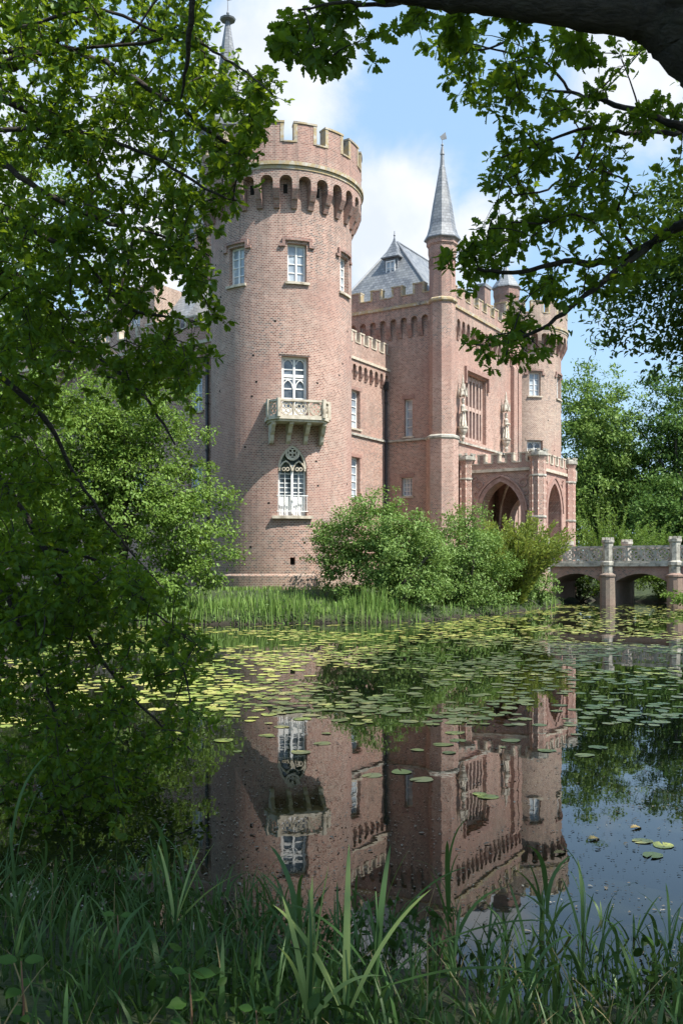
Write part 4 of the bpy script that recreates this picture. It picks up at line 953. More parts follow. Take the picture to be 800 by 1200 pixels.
tree('shrub', 'leafy shrub at the water seen through the bridge arch', 'shrub', (22.0, 64.4), [(21.8,64.2,1.7,1.6,1.5,1.2),(23.4,63.4,1.6,1.5,1.4,1.2)], 120, 50, .17, 'bright_leaf', None, .06, clump=.5, shape='oval', stems=4)
tree('shrub', 'dark shrub added behind the bridge arch nearest the porch to blacken the opening', 'shrub', (16.6, 66.4), [(16.4,66.2,1.5,1.8,1.2,1.3),(18.4,66.2,1.4,1.4,1.2,1.0)], 110, 60, .16, 'dark_leaf', None, .06, clump=.5, shape='oval', stems=4)  # added shrub, its dark leaves stand for the shade under the arch
tree('shrub', 'low plants at the water line before the right bridge pier', 'shrub', (20.9, 55.9), [(20.6,55.6,.55,1.7,.9,.45),(22.4,54.9,.6,1.4,.9,.5)], 90, 40, .15, 'bright_leaf', None, .04, clump=.35, shape='oval', stems=4)
def far_woods():
    n = 5200; a = rng.uniform(R_(-62), R_(62), n); r = rng.uniform(135, 185, n); h = rng.uniform(0, 1, n)**.6*(15+5*vnoise(a*14, a*9)-4*(r-135)/50*0)
    cc = np.stack([r*np.sin(a), r*np.cos(a), 1+h], -1); k = 9; idx = np.repeat(np.arange(n), k)
    C = cc[idx]+rng.normal(0, 1.0, (n*k, 3)); leaf_o = leaf_mesh('far_woods', C, rand_dirs(n*k), rand_dirs(n*k, .8), .95*rng.uniform(.7, 1.3, n*k), 'diam', MAT['wood_leaf'])
    tag(leaf_o, 'belt of distant trees closing the park behind the castle', 'woods', None, 'stuff')
far_woods()

# ------------------------------------------------------------------ bank grass and reeds on the far shore
def far_grass():
    n = 38000; x = rng.uniform(-13, 14, n); y = rng.uniform(36, 60, n); a = poly_sd(ISLAND, x, y)+.35*vnoise(x*.9, y*.9)
    keep = (a > -.40) & (rng.random(n) < np.where(a < 1.9, 1, .5)*np.where(x > 3.4, .12, 1)) & (np.hypot(x-RAX[0], y-RAX[1]) > 3.75) & (a < 6.5)
    x, y, a = x[keep], y[keep], a[keep]; n = len(x); z = ground_z(x, y)
    tall = np.clip((1.9-a)/1.4, 0, 1)*np.clip(.6+.6*vnoise(x*1.6, y*.8)+.3*vnoise(x*4.3, y), .15, 1.35)*np.where(x > 2.0, .55, 1)
    L = .25+rng.uniform(.5, 1.1, n)*1.25*tall
    tag(ribbons('bank_grass', np.stack([x, y, z-.03], -1), rng.uniform(0, 6.28, n), L, rng.uniform(.03, .055, n), rng.normal(.06, .14, n), rng.uniform(.1, .9, n), MAT['grass_far'], seg=4),
        'bright green reeds and long grass along the foot of the castle', 'grass', None, 'stuff')
far_grass()
def shore_weeds():
    n = 60000; x = rng.uniform(-14, 15, n); y = rng.uniform(35, 62, n); a = poly_sd(ISLAND, x, y)+.35*vnoise(x*.9, y*.9); k = vnoise(x*1.7+4, y*1.3)
    keep = (a > -.35) & (a < np.where(x > 2.6, 1.5, .45)) & (rng.random(n) < np.clip(.55+.5*k, .05, 1)); x, y, a = x[keep], y[keep], a[keep]; n = len(x)
    z = np.maximum(0, ground_z(x, y))+rng.random(n)*np.clip(.35+.35*vnoise(x*2.3, y*2.1), .05, .8)
    tag(leaf_mesh('bank_weeds', np.stack([x, y, z], -1), rand_dirs(n, -.1), rand_dirs(n, 1.0), .12*rng.uniform(.6, 1.5, n), 'oval', MAT['mid_leaf']), 'low weeds hanging over the water along the castle shore', 'weeds', None, 'stuff')
shore_weeds()

# ------------------------------------------------------------------ lily pads and floating specks
def lily_pads():
    grid = {}; P = []
    def dens(x, D):
        px = 400+x/D*F; py = HZ+EYE/D*F
        n = float(np.clip(.5+.75*vnoise(np.array([x*.8+2]), np.array([D*.45]))[0]+.25*vnoise(np.array([x*2.9]), np.array([D*1.7]))[0], 0, 1))
        if py > 1005: return 0
        if py > 890: return 0
        if py > 850: return .09*n if (px > 500 or px < 330) else .025
        if py < 738 and 230 < px < 490: return .03 if py < 732 else .25*n
        if py > 770 and 300 < px < 500 and py > 835: return .12
        if px > 690 and py < 745: return .55*n
        if px > 560 and py > 790: return .5*float(np.clip(n*1.6-.2, .05, 1))
        return .95*float(np.clip(n*1.75-.3, .02, 1))
    tries = 0
    while len(P) < 4600 and tries < 150000:
        tries += 1; D = 7+(60-7)*rng.random()**.9; x = rng.uniform(-.40, .40)*D
        if rng.random() > dens(x, D): continue
        r = rng.uniform(.065, .145)*(1.0 if rng.random() > .2 else .6)
        k = (int(x//.4), int(D//.4)); ok = True
        for i in (-1, 0, 1):
            for j in (-1, 0, 1):
                for q in grid.get((k[0]+i, k[1]+j), ()):
                    if (q[0]-x)**2+(q[1]-D)**2 < ((q[2]+r)*.66)**2: ok = False
        if not ok or gz(x, D) > -.04: continue
        grid.setdefault(k, []).append((x, D, r)); P.append((x, D, r))
    for px, py, r in ((470,905,.115),(436,909,.11),(494,914,.12),(562,931,.075),(571,934,.10),(752,986,.08),(776,991,.085),(764,1003,.08),(205,860,.12),(262,868,.13),(312,862,.10),(352,882,.12),(330,852,.11),(640,880,.11),(700,876,.12),(598,868,.12),(536,868,.11)):
        D = EYE*F/(py-HZ); P.append(((px-400)/F*D, D, r))      # the few pads lying on their own nearer the bank
    def pad_pts(r, rot, j):
        pts = [(0.02*r, 0, 0)]; n = 16
        for i in range(n+1):
            a = .16+(2*math.pi-.32)*i/n; rr = r*(1+.05*math.sin(3*a+j)+.03*math.sin(7*a+2*j)); pts.append((rr*1.08*math.cos(a), rr*.95*math.sin(a), .012*r*math.sin(2*a+j)+.03*r*(1 if math.sin(1.5*a+j) > .8 else 0)))
        c, s = math.cos(rot), math.sin(rot); return [(x*c-y*s, x*s+y*c, z) for x, y, z in pts]
    protos = []
    for j in range(8):
        me = bpy.data.meshes.new('lily_pad'); v = pad_pts(1.0, 0, j*1.3); me.from_pydata(v, [], [(0, i, i+1) for i in range(1, len(v)-1)]); me.materials.append(MAT['pad']); me.update(); protos.append(me)
    order = sorted(range(len(P)), key=lambda i: -(P[i][2]**2)/P[i][1]**3)[:300]; near = set(order)
    first = None
    for c, i in enumerate(order):
        x, D, r = P[i]
        if first is None: o = bpy.data.objects.new('lily_pad', protos[0]); first = o
        else: o = first.copy(); o.data = protos[c % 8]
        COL.objects.link(o); o.location = (x, D, .004+.005*rng.random()); o.scale = (r, r, r); o.rotation_euler = (rng.normal(0, .008), rng.normal(0, .008), rng.uniform(0, 6.28))
        tag(o, 'round lily pad with a notch lying among many others on the moat', 'lily pad', 'lily pads on the moat')
    v, f = [], []
    for i, (x, D, r) in enumerate(P):
        if i in near: continue
        b = len(v); q = pad_pts(r, rng.uniform(0, 6.28), rng.uniform(0, 6)); tx, ty = rng.normal(0, .012, 2)
        v += [(x+a, D+b_, .004+.008*((i*37) % 17)/17+c+a*tx+b_*ty) for a, b_, c in q]; f += [(b, b+k, b+k+1) for k in range(1, len(q)-1)]
    me = bpy.data.meshes.new('distant_lily_pads'); me.from_pydata(v, [], f); me.update()
    tag(link('lily_pad_carpet', me, None, [MAT['pad']]), 'carpet of farther lily pads reaching to the castle bank', 'lily pads', 'lily pads on the moat', 'stuff')
lily_pads()
def specks():
    n = 21000; D = 4.6+19*rng.random(n)**1.5; x = rng.uniform(-.36, .37, n)*D
    cl = vnoise(x*1.1+3, D*.8); keep = rng.random(n) < np.clip(.5+.6*cl, .06, 1); x, D = x[keep], D[keep]; n = len(x)
    r = rng.uniform(.005, .015, n)*np.where(rng.random(n) < .05, 2, 1)
    N = np.tile(np.array([0, 0, 1.0]), (n, 1)); X = rand_dirs(n, 0, 0.02); C = np.stack([x, D, np.full(n, .008)], -1)
    tag(leaf_mesh('floating_seeds', C, X, N+rand_dirs(n)*.1, r*2, 'oval', MAT['fluff']), 'pale fluff and seeds scattered over the dark water', 'seeds', None, 'stuff')
    for (px, py), lab in zip(((648, 1002), (738, 972), (688, 985)), ('yellowed leaf floating on the blue water, nearest to the reeds', 'pale dead leaf floating beyond the lone lily pads at the right', 'tan dead leaf floating on the sky reflection')):
        D_ = EYE*F/(py-HZ); xx = (px-400)/F*D_
        o = leaf_mesh('fallen_leaf', np.array([[xx, D_, .014]]), np.array([[.8, .5, 0]]), np.array([[.05, -.1, 1.]]), np.array([.13]), 'oak', MAT['dead']); tag(o, lab, 'leaf')
specks()

# ------------------------------------------------------------------ the oaks that frame the view
class Spray:
    """grows twigs and leaf rosettes off a skeleton of limbs"""
    def __init__(s): s.mb = MB(); s.nodes = []; s.C = []; s.X = []; s.N = []; s.S = []
    def limb(s, pts, rad, n=8, sub=5, wob=.02):
        pts = [np.array(p, float) for p in pts]; out = []; m = len(pts)
        for i in range(m-1):
            p0, p1, p2, p3 = pts[max(0, i-1)], pts[i], pts[i+1], pts[min(m-1, i+2)]
            for k in range(sub):
                t = k/sub; out.append(.5*((2*p1)+(-p0+p2)*t+(2*p0-5*p1+4*p2-p3)*t*t+(-p0+3*p1-3*p2+p3)*t**3))
        out.append(pts[-1]); r = np.interp(np.linspace(0, m-1, len(out)), range(m), rad)
        out = [p+rng.normal(0, wob, 3)*min(1, 3*rr/.1+.3) for p, rr in zip(out, r)]
        s.mb.tube(out, [rr*(1+rng.normal(0, .04)) for rr in r], n); s.nodes += [tuple(p) for p in out]
    def grow(s, targets, leaf=.105, per=(7, 13), twig=.006, spread=.16):
        T_ = np.array(targets); N_ = np.array(s.nodes)
        d = np.array([np.min(np.sum((N_-t)**2, 1)) for t in T_]); 
        for t in T_[np.argsort(d)]:
            q = N_[np.argmin(np.sum((N_-t)**2, 1))]; L = np.linalg.norm(t-q)
            m = (q+t)/2+np.array([rng.normal(0, .08)*L, rng.normal(0, .08)*L, .10*L+rng.normal(0, .05)*L]); pts = []
            for u in np.linspace(0, 1, 5): pts.append((1-u)**2*q+2*u*(1-u)*m+u*u*t)
            r0 = min(.02, twig*(.8+1.2*L)); s.mb.tube(pts, [r0, r0*.85, r0*.7, r0*.5, .002], 4)
            N_ = np.vstack([N_, pts[1:]])
            ax = pts[-1]-pts[-2]; ax = ax/max(1e-6, np.linalg.norm(ax)); k = rng.integers(*per)
            for i in range(k):
                if i < k*.6: p = t+rng.normal(0, .015, 3); sp = 1.1
                else: w_ = rng.uniform(.35, .95); j = min(3, int(w_*4)); p = pts[j]+(pts[j+1]-pts[j])*(w_*4-j) if L < .8 else t-ax*rng.uniform(.02, .35); sp = 1.0
                X = ax*.55+norm(rng.normal(0, 1, 3))*sp+np.array([0, 0, -.18]); N = np.array([0, 0, .9])+rng.normal(0, .55, 3)
                s.C.append(p+norm(X)*.02); s.X.append(X); s.N.append(N); s.S.append(leaf*rng.uniform(.65, 1.3))
            # a few side sprigs give each spray body
            for e in range(2):
                t2 = t+norm(rng.normal(0, 1, 3))*rng.uniform(.5, 1)*spread; s.mb.tube([pts[-2], (pts[-2]+t2)/2+[0, 0, .01], t2], [.0035, .003, .0015], 3)
                for i in range(int(k*.45)):
                    X = norm(t2-pts[-2])*.5+norm(rng.normal(0, 1, 3))+np.array([0, 0, -.15]); s.C.append(t2+rng.normal(0, .012, 3)); s.X.append(X); s.N.append(np.array([0, 0, .9])+rng.normal(0, .55, 3)); s.S.append(leaf*rng.uniform(.6, 1.25))
    def canopy(s, lobes, n, per, leaf):
        """the rest of the crown, unseen overhead, lobes placed for the shade they cast"""
        for _ in range(n):
            c = lobes[rng.integers(len(lobes))]; d = rand_dirs(1)[0]; p = np.array(c[:3])+d*np.array(c[3:6])*rng.random()**.5
            for i in range(per):
                s.C.append(p+rng.normal(0, .28, 3)*[1, 1, .6]); s.X.append(rng.normal(0, 1, 3)); s.N.append(np.array([0, 0, .9])+rng.normal(0, .5, 3)); s.S.append(leaf*rng.uniform(.7, 1.3))
    def build(s, root, bark, mat, shape='oak'):
        s.mb.build('trunk', MAT[bark], root); leaf_mesh('crown', np.array(s.C), np.array(s.X), np.array(s.N), np.array(s.S), shape, MAT[mat], root)
def in_poly(P, x, y):
    c = False; n = len(P)
    for i in range(n):
        (x0, y0), (x1, y1) = P[i], P[(i+1) % n]
        if (y0 > y) != (y1 > y) and x < (x1-x0)*(y-y0)/(y1-y0)+x0: c = not c
    return c
def scatter(poly, n, dfun, thin=.25, seed=0, holes=()):
    """points filling an outline seen from the bank, each at its own distance"""
    xs = [p[0] for p in poly]; ys = [p[1] for p in poly]; out = []
    while len(out) < n:
        x, y = rng.uniform(min(xs), max(xs)), rng.uniform(min(ys), max(ys))
        if not in_poly(poly, x, y): continue
        if any((x-h[0])**2/h[2]**2+(y-h[1])**2/h[3]**2 < 1 and rng.random() < h[4] for h in holes): continue
        k = .5+.5*vnoise(np.array([x*.035+seed]), np.array([y*.035]))[0]
        if rng.random() > thin+(1-thin)*k*1.4: continue
        out.append(Pp(x, y, dfun(x, y)))
    return out

def right_oak():
    base = (4.3, 5.6); root = empty('oak_tree', (base[0], base[1], gz(*base)), label='big oak whose thick limb crosses the top right corner, trunk out of frame', cat='tree'); s = Spray()
    z0 = gz(*base)-.2
    s.limb([(4.3,5.6,z0), (4.25,5.6,1.6), (4.15,5.6,3.2), (3.9,5.7,4.4), (4.2,5.6,7), (4.4,5.2,11)], [.62, .48, .45, .42, .34, .18], 14)
    J = np.array(Pp(800, 62, 6.0)); 
    s.limb([(3.95,5.7,4.2), (3.1,5.9,5.0), Pp(840,70,6.0), Pp(797,36,6.0), Pp(758,20,6.02)], [.30, .28, .24, .195, .14], 14, 6, .006)      # the elbow in the corner
    s.limb([Pp(790,38,6.0), Pp(752,20,6.0), Pp(710,16,6.0), Pp(640,6,6.0), Pp(570,-3,6.05), Pp(500,-8,6.1), Pp(430,-16,6.2), Pp(330,-40,6.4), Pp(180,-90,6.6)], [.17, .135, .118, .112, .098, .085, .066, .05, .03], 14, 7, .005)
    s.limb([Pp(795,40,6.0), Pp(800,-20,5.9), Pp(790,-160,5.8), (2.0,5.4,9)], [.20, .19, .16, .06], 12, 5, .01)
    D = 8.2
    for pts, r in ((((870,230),(800,262),(759,289),(725,304),(687,307),(661,306),(612,319),(560,316)), .055), (((759,289),(710,326),(669,360),(624,390),(575,404),(540,402)), .03),
                   (((860,175),(800,150),(762,135),(710,120),(669,109),(620,104)), .04), (((860,150),(800,154),(744,156),(690,150),(631,169),(575,190)), .028),
                   (((725,304),(700,270),(672,250),(630,262),(585,258)), .018), (((690,150),(672,190),(640,222),(600,228)), .016), (((740,290),(722,250),(735,215),(705,200)), .016), (((669,109),(640,75),(590,60),(545,50)), .014), (((500,-4),(450,6),(400,4),(350,12)), .02), (((640,10),(600,45),(560,60)), .012)):
        k = len(pts); dd = D if pts[0][1] > 60 else 6.2
        s.limb([Pp(x, y, dd+.35*math.sin(i*.9+r*90)) for i, (x, y) in enumerate(pts)], list(np.linspace(r, max(.006, r*.22), k)), 6, 5, .008)
    s.limb([(4.1,5.6,3.8), (4.4,7.4,4.6), Pp(870,230,8.2)], [.16, .09, .055], 8); s.limb([(4.1,5.6,5.0), (4.4,7.2,5.8), Pp(860,175,8.2)], [.13, .07, .04], 8); s.limb([(4.1,5.6,5.2), (4.3,7.3,6.1), Pp(860,150,8.2)], [.1, .06, .03], 8)
    dR = lambda x, y: rng.uniform(7.4, 9.0)
    polyA = [(500,25),(760,50),(800,140),(800,200),(690,210),(600,235),(560,190),(575,150),(555,110),(525,95),(505,60)]
    polyB = [(580,170),(700,180),(800,235),(800,300),(730,330),(680,345),(640,430),(600,425),(545,410),(575,385),(610,350),(540,345),(508,305),(550,290),(560,240)]
    t = scatter(polyA, 84, dR, .2, 1, [(690,70,60,26,.9),(765,175,40,22,.9),(560,20,40,20,.6),(760,95,40,28,.9)])+scatter(polyB, 100, dR, .2, 5, [(655,270,30,14,.6),(600,330,22,12,.7),(770,225,34,22,.9),(700,390,40,30,.9)])
    t += scatter([(330,0),(560,6),(640,22),(560,45),(520,30),(470,34),(400,88),(362,80),(318,52)], 34, lambda x, y: rng.uniform(5.8, 6.8), .3, 2)
    t += scatter([(640,30),(740,48),(730,70),(650,62)], 10, lambda x, y: rng.uniform(6.2, 7.6), .3, 2)
    s.grow(t, .084, (13, 20))
    s.canopy([(5.5,3.5,12,5,4.5,2.6),(8.5,6.5,11.5,4.5,4.5,3),(4.5,3.0,10.5,3,3,2),(2.0,1.5,10.5,4.0,3.5,2.0),(9.5,10.5,12.5,4.2,4,3.2),(12.5,8.0,12.5,4,4.5,3),(12,12,13,4,4,3),(5,-2,11,6,4,3)], 2900, 26, .19)  # unseen crown lobes added to shade the bank, pads and near water
    s.build(root, 'bark', 'oak_leaf')
right_oak()

def left_oak():
    base = (-7.2, 8.6); root = empty('oak_tree', (base[0], base[1], gz(*base)), label='oak reaching in from the left edge with drooping leafy branches down to the water', cat='tree'); s = Spray()
    z0 = gz(*base)-.2; tr = [(-7.2,8.6,z0), (-7.1,8.6,2.5), (-6.9,8.7,5.5), (-6.6,8.8,9), (-6.4,8.8,13)]; s.limb(tr, [.5, .4, .34, .26, .12], 12)
    B_ = ((((-60,90),(0,77),(22,77),(64,55),(124,75),(200,120),(262,165),(300,185)), .05, 8.4), (((60,57),(100,20),(131,56),(180,5),(200,-40)), .02, 8.2), (((235,-60),(225,0),(221,64),(212,116)), .035, 7.0), (((222,40),(250,60),(290,85),(320,112)), .012, 7.2),
          (((-60,80),(0,112),(67,150),(101,187),(127,225),(154,270),(150,300),(140,345)), .04, 8.6), (((-70,300),(0,319),(34,334),(75,390),(112,416),(150,446),(187,490),(205,520)), .045, 8.8), (((-60,170),(0,190),(60,230),(130,262),(200,280),(245,300)), .03, 8.2),
          (((-60,250),(20,262),(90,300),(150,360),(205,372),(240,380)), .028, 8.5), (((67,150),(120,160),(190,190),(250,225),(290,240)), .02, 8.0), (((-60,420),(0,440),(60,500),(90,560),(140,630),(200,700)), .035, 9.2), (((-60,520),(0,560),(50,640),(95,730),(140,800),(190,850),(225,880)), .035, 9.3),
          (((-60,640),(0,690),(40,770),(70,850),(100,930)), .03, 9.0), (((50,640),(120,660),(185,720),(235,760)), .02, 9.4), (((-60,20),(30,30),(110,10),(190,40),(240,62)), .022, 8.0))
    for pts, r, D in B_:
        k = len(pts); P = [Pp(x, y, D+.4*math.sin(i*.8+r*120)) for i, (x, y) in enumerate(pts)]
        s.limb(P, list(np.linspace(r, max(.006, r*.2), k)), 6, 5, .008)
        e = P[0]; z = max(1.2, min(12, e[2]-1.0)); q = (-6.9+.02*z, 8.7, z)
        if pts[0][1] > -50: s.limb([q, ((q[0]+e[0])/2, (q[1]+e[1])/2, (q[2]+e[2])/2+.4), e], [r*1.7, r*1.3, r], 7)
        else: s.limb([(-6.6,8.8,9.0), (-3.6,8.0,9.6), e], [.1, .07, r], 7)
    hl = [(150,195,22,30,.85),(205,205,24,14,.9),(160,260,24,20,.6),(215,360,26,22,.8),(30,130,22,16,.5),(190,340,20,34,.6),(70,250,20,16,.4)]
    dl = lambda x, y: rng.uniform(7.2, 10.0)
    up = [(-20,-15),(245,-15),(240,60),(262,62),(300,95),(325,110),(318,130),(336,146),(290,160),(285,190),(275,215),(305,245),(262,240),(245,270),(235,285),(250,315),(238,345),(258,375),(232,395),(225,430),(215,470),(160,470),(130,445),(60,430),(-20,440)]
    t = scatter(up, 670, dl, .25, 3, hl)
    mid = [(-20,430),(60,430),(80,475),(62,540),(95,600),(135,640),(140,670),(175,715),(120,740),(-20,760)]
    t += scatter(mid, 240, lambda x, y: rng.uniform(8.0, 10.6), .3, 7, [])
    low = [(-20,640),(90,640),(190,690),(245,730),(240,790),(215,800),(235,850),(200,880),(165,900),(180,950),(100,985),(-20,990)]
    t += scatter(low, 350, lambda x, y: rng.uniform(7.6, 10.4), .15, 11, [(40,760,40,30,.6),(120,790,40,22,.7),(190,815,34,16,.7),(20,840,26,20,.6),(160,735,30,16,.6),(150,860,34,18,.6)])
    s.grow(t, .074, (15, 24), spread=.22)
    s.canopy([(-7,5,12,4,4,3),(-6,11.5,15,4,3.5,2.4),(-9,8.5,10,3,4,4)], 260, 26, .17)
    s.build(root, 'bark', 'oak_leaf')
left_oak()
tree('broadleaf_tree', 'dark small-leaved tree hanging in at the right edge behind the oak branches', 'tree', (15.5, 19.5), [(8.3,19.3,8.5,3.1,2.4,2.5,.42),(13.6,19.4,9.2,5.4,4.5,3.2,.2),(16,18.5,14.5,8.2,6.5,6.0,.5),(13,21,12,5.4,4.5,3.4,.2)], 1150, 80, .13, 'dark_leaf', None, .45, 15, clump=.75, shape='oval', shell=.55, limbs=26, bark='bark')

# ------------------------------------------------------------------ the near bank
def near_bank():
    def strands(n, x0, x1, y0, y1, dens, Lr, Wr, lean, curl, mat, label, lo=-.55):
        x = rng.uniform(x0, x1, n); y = rng.uniform(y0, y1, n); b = poly_sd(BANK, x, y)+.25*vnoise(x*1.4+5, y*1.4)
        keep = (b > lo) & (rng.random(n) < dens(x, y)); x, y = x[keep], y[keep]; n = len(x); z = ground_z(x, y)
        L = rng.uniform(*Lr, n)*np.clip(1+.45*vnoise(x*2.2, y*2), .4, 1.5)
        tag(ribbons('bank_grass', np.stack([x, y, z-.03], -1), rng.uniform(0, 6.28, n), L, rng.uniform(*Wr, n)*np.where(rng.random(n) < .15, 1.7, 1), rng.normal(*lean, n), rng.uniform(*curl, n), MAT[mat], seg=6), label, 'grass', None, 'stuff')
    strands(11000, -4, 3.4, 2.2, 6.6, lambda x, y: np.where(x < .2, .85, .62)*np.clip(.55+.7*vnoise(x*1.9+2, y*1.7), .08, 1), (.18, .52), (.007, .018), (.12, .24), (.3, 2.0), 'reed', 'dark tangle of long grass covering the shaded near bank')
    strands(800, -3.4, 2.6, 2.4, 5.6, lambda x, y: np.clip(.5+.5*vnoise(x*3+7, y*2), .1, 1), (.2, .55), (.004, .009), (.4, .4), (.2, 1.2), 'straw', 'dry straw stalks lying among the near grass')
    # leafy undergrowth between the blades
    n = 16000; x = rng.uniform(-3.2, 3.0, n); y = rng.uniform(2.4, 5.9, n); k = vnoise(x*2.4+1, y*2.2); keep = (rng.random(n) < np.clip(.4+.6*k, .1, 1)*np.where(x < .3, 1, .75)) & (poly_sd(BANK, x, y) > -.3); x, y, k = x[keep], y[keep], k[keep]; n = len(x)
    C = np.stack([x, y, np.maximum(.02, ground_z(x, y))+rng.random(n)*np.clip(.24+.2*k, .05, .5)], -1)
    tag(leaf_mesh('undergrowth', C, rand_dirs(n, -.1), rand_dirs(n, 1.2), .045*rng.uniform(.5, 1.6, n), 'oval', MAT['weed_leaf']), 'low leafy weeds growing through the near grass', 'weeds', None, 'stuff')
    # reed plants one can tell apart
    def reed_proto(j, nb, h):
        mb = MB(); stem = [(0, 0, -.1), (.01*math.sin(j), .01, h*.3), (.02*math.cos(j), .0, h*.6), (.03*math.sin(j*2), .01, h*.82)]; mb.tube(stem, [.006, .005, .004, .002], 5); r0 = empty('reed_plant')
        mb.build('stem', MAT['reed'], r0); az = rng.uniform(0, 6.28, nb); hs = np.linspace(.02, .75, nb)*h
        for q in range(nb):
            ribbons('leaf', np.array([[.01, 0, hs[q]]]), az[q:q+1], np.array([h*rng.uniform(.42, .72)]), np.array([rng.uniform(.020, .038)]), np.array([rng.uniform(.12, .4)]), np.array([rng.uniform(.25, 1.5)]), MAT['reed'], r0, seg=8)
        return r0
    protos = [reed_proto(j, 6+j % 3, rng.uniform(.72, .95)) for j in range(6)]
    spots = []
    for px, py, D in ((30,950,4.6),(65,985,5.2),(110,1010,5.4),(150,1040,4.8),(185,985,5.3),(195,1000,4.9),(215,1010,5.6),(255,1030,5.2),(285,1020,5.5),(310,1030,5.0),(362,1015,4.2),(345,1060,4.6),(300,1060,5.2),(240,1060,4.6),(400,1085,4.8),(430,1075,5.3),
                      (460,1060,5.6),(528,1000,4.6),(545,1040,5.4),(560,1060,5.0),(600,1050,5.3),(628,1000,5.6),(650,1060,5.2),(675,1040,5.7),(710,1065,5.4),(690,1090,4.8),(740,1070,5.6),(765,1070,5.3),(785,1060,5.6),(800,1090,5.0),(590,1100,4.4),(480,1110,4.2),(20,1030,4.2),(90,1080,4.0),(620,1110,4.0),(720,1120,4.2),(760,1130,3.9),(510,1075,5.6),(385,1110,3.9),(130,1090,3.7),
                      (415,1100,4.3),(445,1095,4.4),(475,1120,4.0),(505,1105,4.3),(535,1090,4.4),(565,1110,4.1),(585,1080,4.6),(605,1130,3.8),(635,1085,4.5),(655,1120,4.0),(680,1060,4.7),(705,1100,4.3),(730,1090,4.4),(755,1115,4.1),(780,1085,4.5),(795,1130,3.9),(620,1065,4.8),(660,1030,4.9),(5,1000,5.6),(45,1010,5.8),(85,1000,5.9),(140,1000,5.9),(170,1020,5.9),(270,1045,5.8),(330,1040,5.8),(415,1050,5.9),(640,1050,5.9),(700,1050,5.9)):
        spots.append((px, py, D))
    for i, (px, py, D) in enumerate(spots):
        pr = protos[i % 6]; x, y, ztip = Pp(px, py, D); zg = gz(x, y); ht = max(.35, ztip-zg)
        if i < 6: r0 = pr; ch = None
        else:
            r0 = pr.copy(); COL.objects.link(r0)
            for c in pr.children:
                d = c.copy(); COL.objects.link(d); d.parent = r0
        k = min(1.35, ht/.95+.08); r0.location = (x, y, zg-.02); r0.scale = (k, k, k); r0.rotation_euler = (rng.normal(0, .07), rng.normal(0, .07), rng.uniform(0, 6.28))
        tag(r0, 'green reed plant with long bending blades among the others on the near bank', 'reed', 'reeds on the near bank')
    # big arching leaves and clumps with sunlight put into their blade colour
    def big(px, py, D, blades, label, h=.9, mat='reed'):
        x, y, zt = Pp(px, py, D); z = gz(x, y); up_ = max(0, zt-z); r0 = empty('reed_plant', (x, y, z), label=label, cat='reed', group='reeds on the near bank'); mb = MB(); mb.tube([(x,y,z-.1), (x,y,z+up_), (x+.01,y,z+up_+h*.3), (x,y+.01,z+up_+h*.6)], [.009, .008, .006, .003], 6); mb.build('stem', MAT['reed'], r0)
        for az, L, wd, le, cu, hz in blades: ribbons('leaf', np.array([[x, y, z+up_+hz]]), np.array([az]), np.array([L]), np.array([wd]), np.array([le]), np.array([cu]), MAT[mat], r0, seg=10)
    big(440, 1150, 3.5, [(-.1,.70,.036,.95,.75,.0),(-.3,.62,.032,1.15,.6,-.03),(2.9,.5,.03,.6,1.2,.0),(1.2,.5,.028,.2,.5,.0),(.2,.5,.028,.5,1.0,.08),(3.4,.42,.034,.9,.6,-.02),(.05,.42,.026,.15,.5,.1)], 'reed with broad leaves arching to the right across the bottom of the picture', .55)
    big(362, 1200, 3.4, [(1.4,.52,.024,.05,.2,0),(.3,.58,.022,.08,.15,.0),(2.6,.46,.024,.16,.3,.0),(4.2,.42,.026,.3,.7,.0),(5.6,.44,.028,.6,.9,.0)], 'upright reed clump in the bottom middle, sunlight painted into its pale blades', .8, 'sunlit_reed')
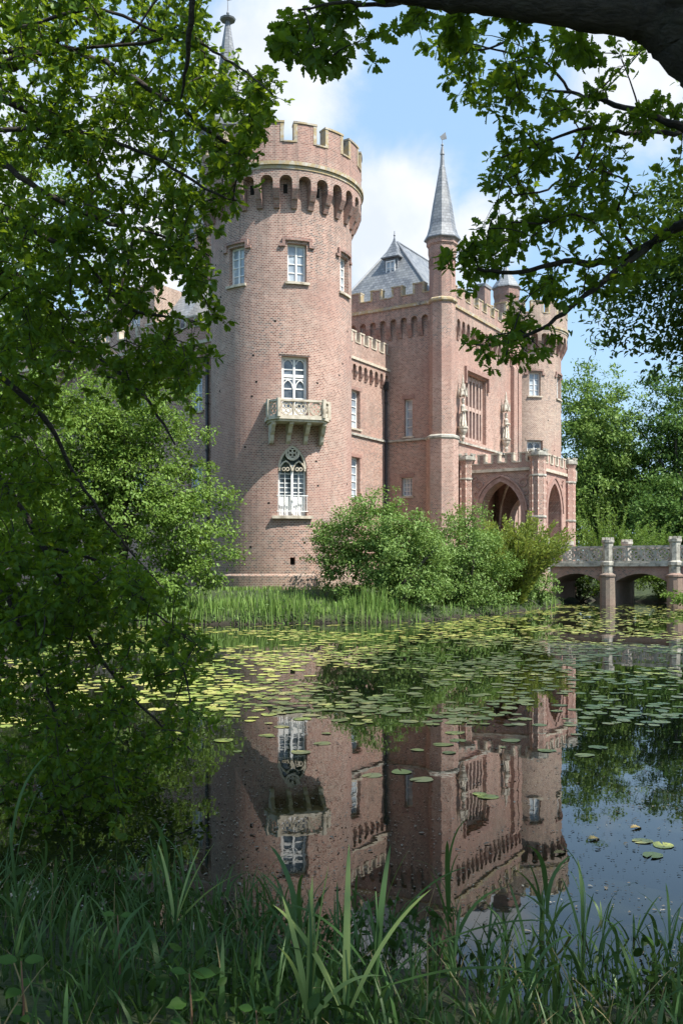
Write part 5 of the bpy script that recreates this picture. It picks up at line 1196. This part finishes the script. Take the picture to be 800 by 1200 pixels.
    big(405, 1195, 3.3, [(.5,.55,.034,.5,.7,0),(2.4,.5,.03,.6,.8,0),(1.5,.6,.028,.15,.5,0)], 'short reed with wide blades, sunlight painted into them, beside the upright clump', .4, 'sunlit_reed')
    big(205, 1085, 4.6, [(.4,.44,.018,.35,.4,.0),(1.1,.4,.017,.4,.5,.0),(2.2,.42,.018,.3,.6,.0),(2.9,.42,.018,.6,.7,.0),(.0,.42,.018,.7,.6,.0)], 'arching reed clump with sunlight painted into its blades, in the dark grass left of centre', .5, 'sunlit_reed')
    # saplings with paired oval leaves
    def sapling(px, py, D, h, prs, size, label):
        x, y, _ = Pp(px, py, D); z = gz(x, y); r0 = empty('sapling', (x, y, z), label=label, cat='sapling', group='saplings on the near bank'); mb = MB(); mb.tube([(x,y,z-.05), (x+.01,y,z+h*.5), (x,y,z+h)], [.006, .0045, .0025], 6); mb.build('stem', MAT['stemred'], r0)
        for k in range(prs):
            zz = z+h*(1-k*.30); a = rng.uniform(-.5, .5)+k*1.1
            for sg in (0, math.pi):
                d = np.array([[math.cos(a+sg), math.sin(a+sg)*.7, .12]]); leaf_mesh('leaf', np.array([[x, y, zz]])+d*.012, d, np.array([[.1, -.75, .8]]), np.array([size*rng.uniform(.8, 1.15)]), 'oval', MAT['sapleaf'], r0)
    sapling(222, 1140, 3.5, .34, 3, .08, 'sapling with big oval leaves in pairs, low centre-left of the near bank')
    sapling(25, 1130, 3.5, .34, 3, .085, 'sapling with oval leaves at the left end of the near bank')
    sapling(300, 1170, 3.4, .26, 2, .07, 'small sapling with rounded leaves between the bright reeds and the centre-left sapling')
    sapling(138, 1090, 4.0, .42, 4, .06, 'taller red-stemmed sapling between the left end one and the centre-left one')
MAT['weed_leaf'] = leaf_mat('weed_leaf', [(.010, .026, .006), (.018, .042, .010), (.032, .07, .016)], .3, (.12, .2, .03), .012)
MAT['stemred'] = noisy('red_stem', [(.3, (.10, .04, .03)), (.7, (.16, .10, .05))], 6, .7, 0)
MAT['sapleaf'] = leaf_mat('sapling_leaf', [(.035, .085, .018), (.055, .12, .024)], .3, (.2, .32, .06), .015)
near_bank()
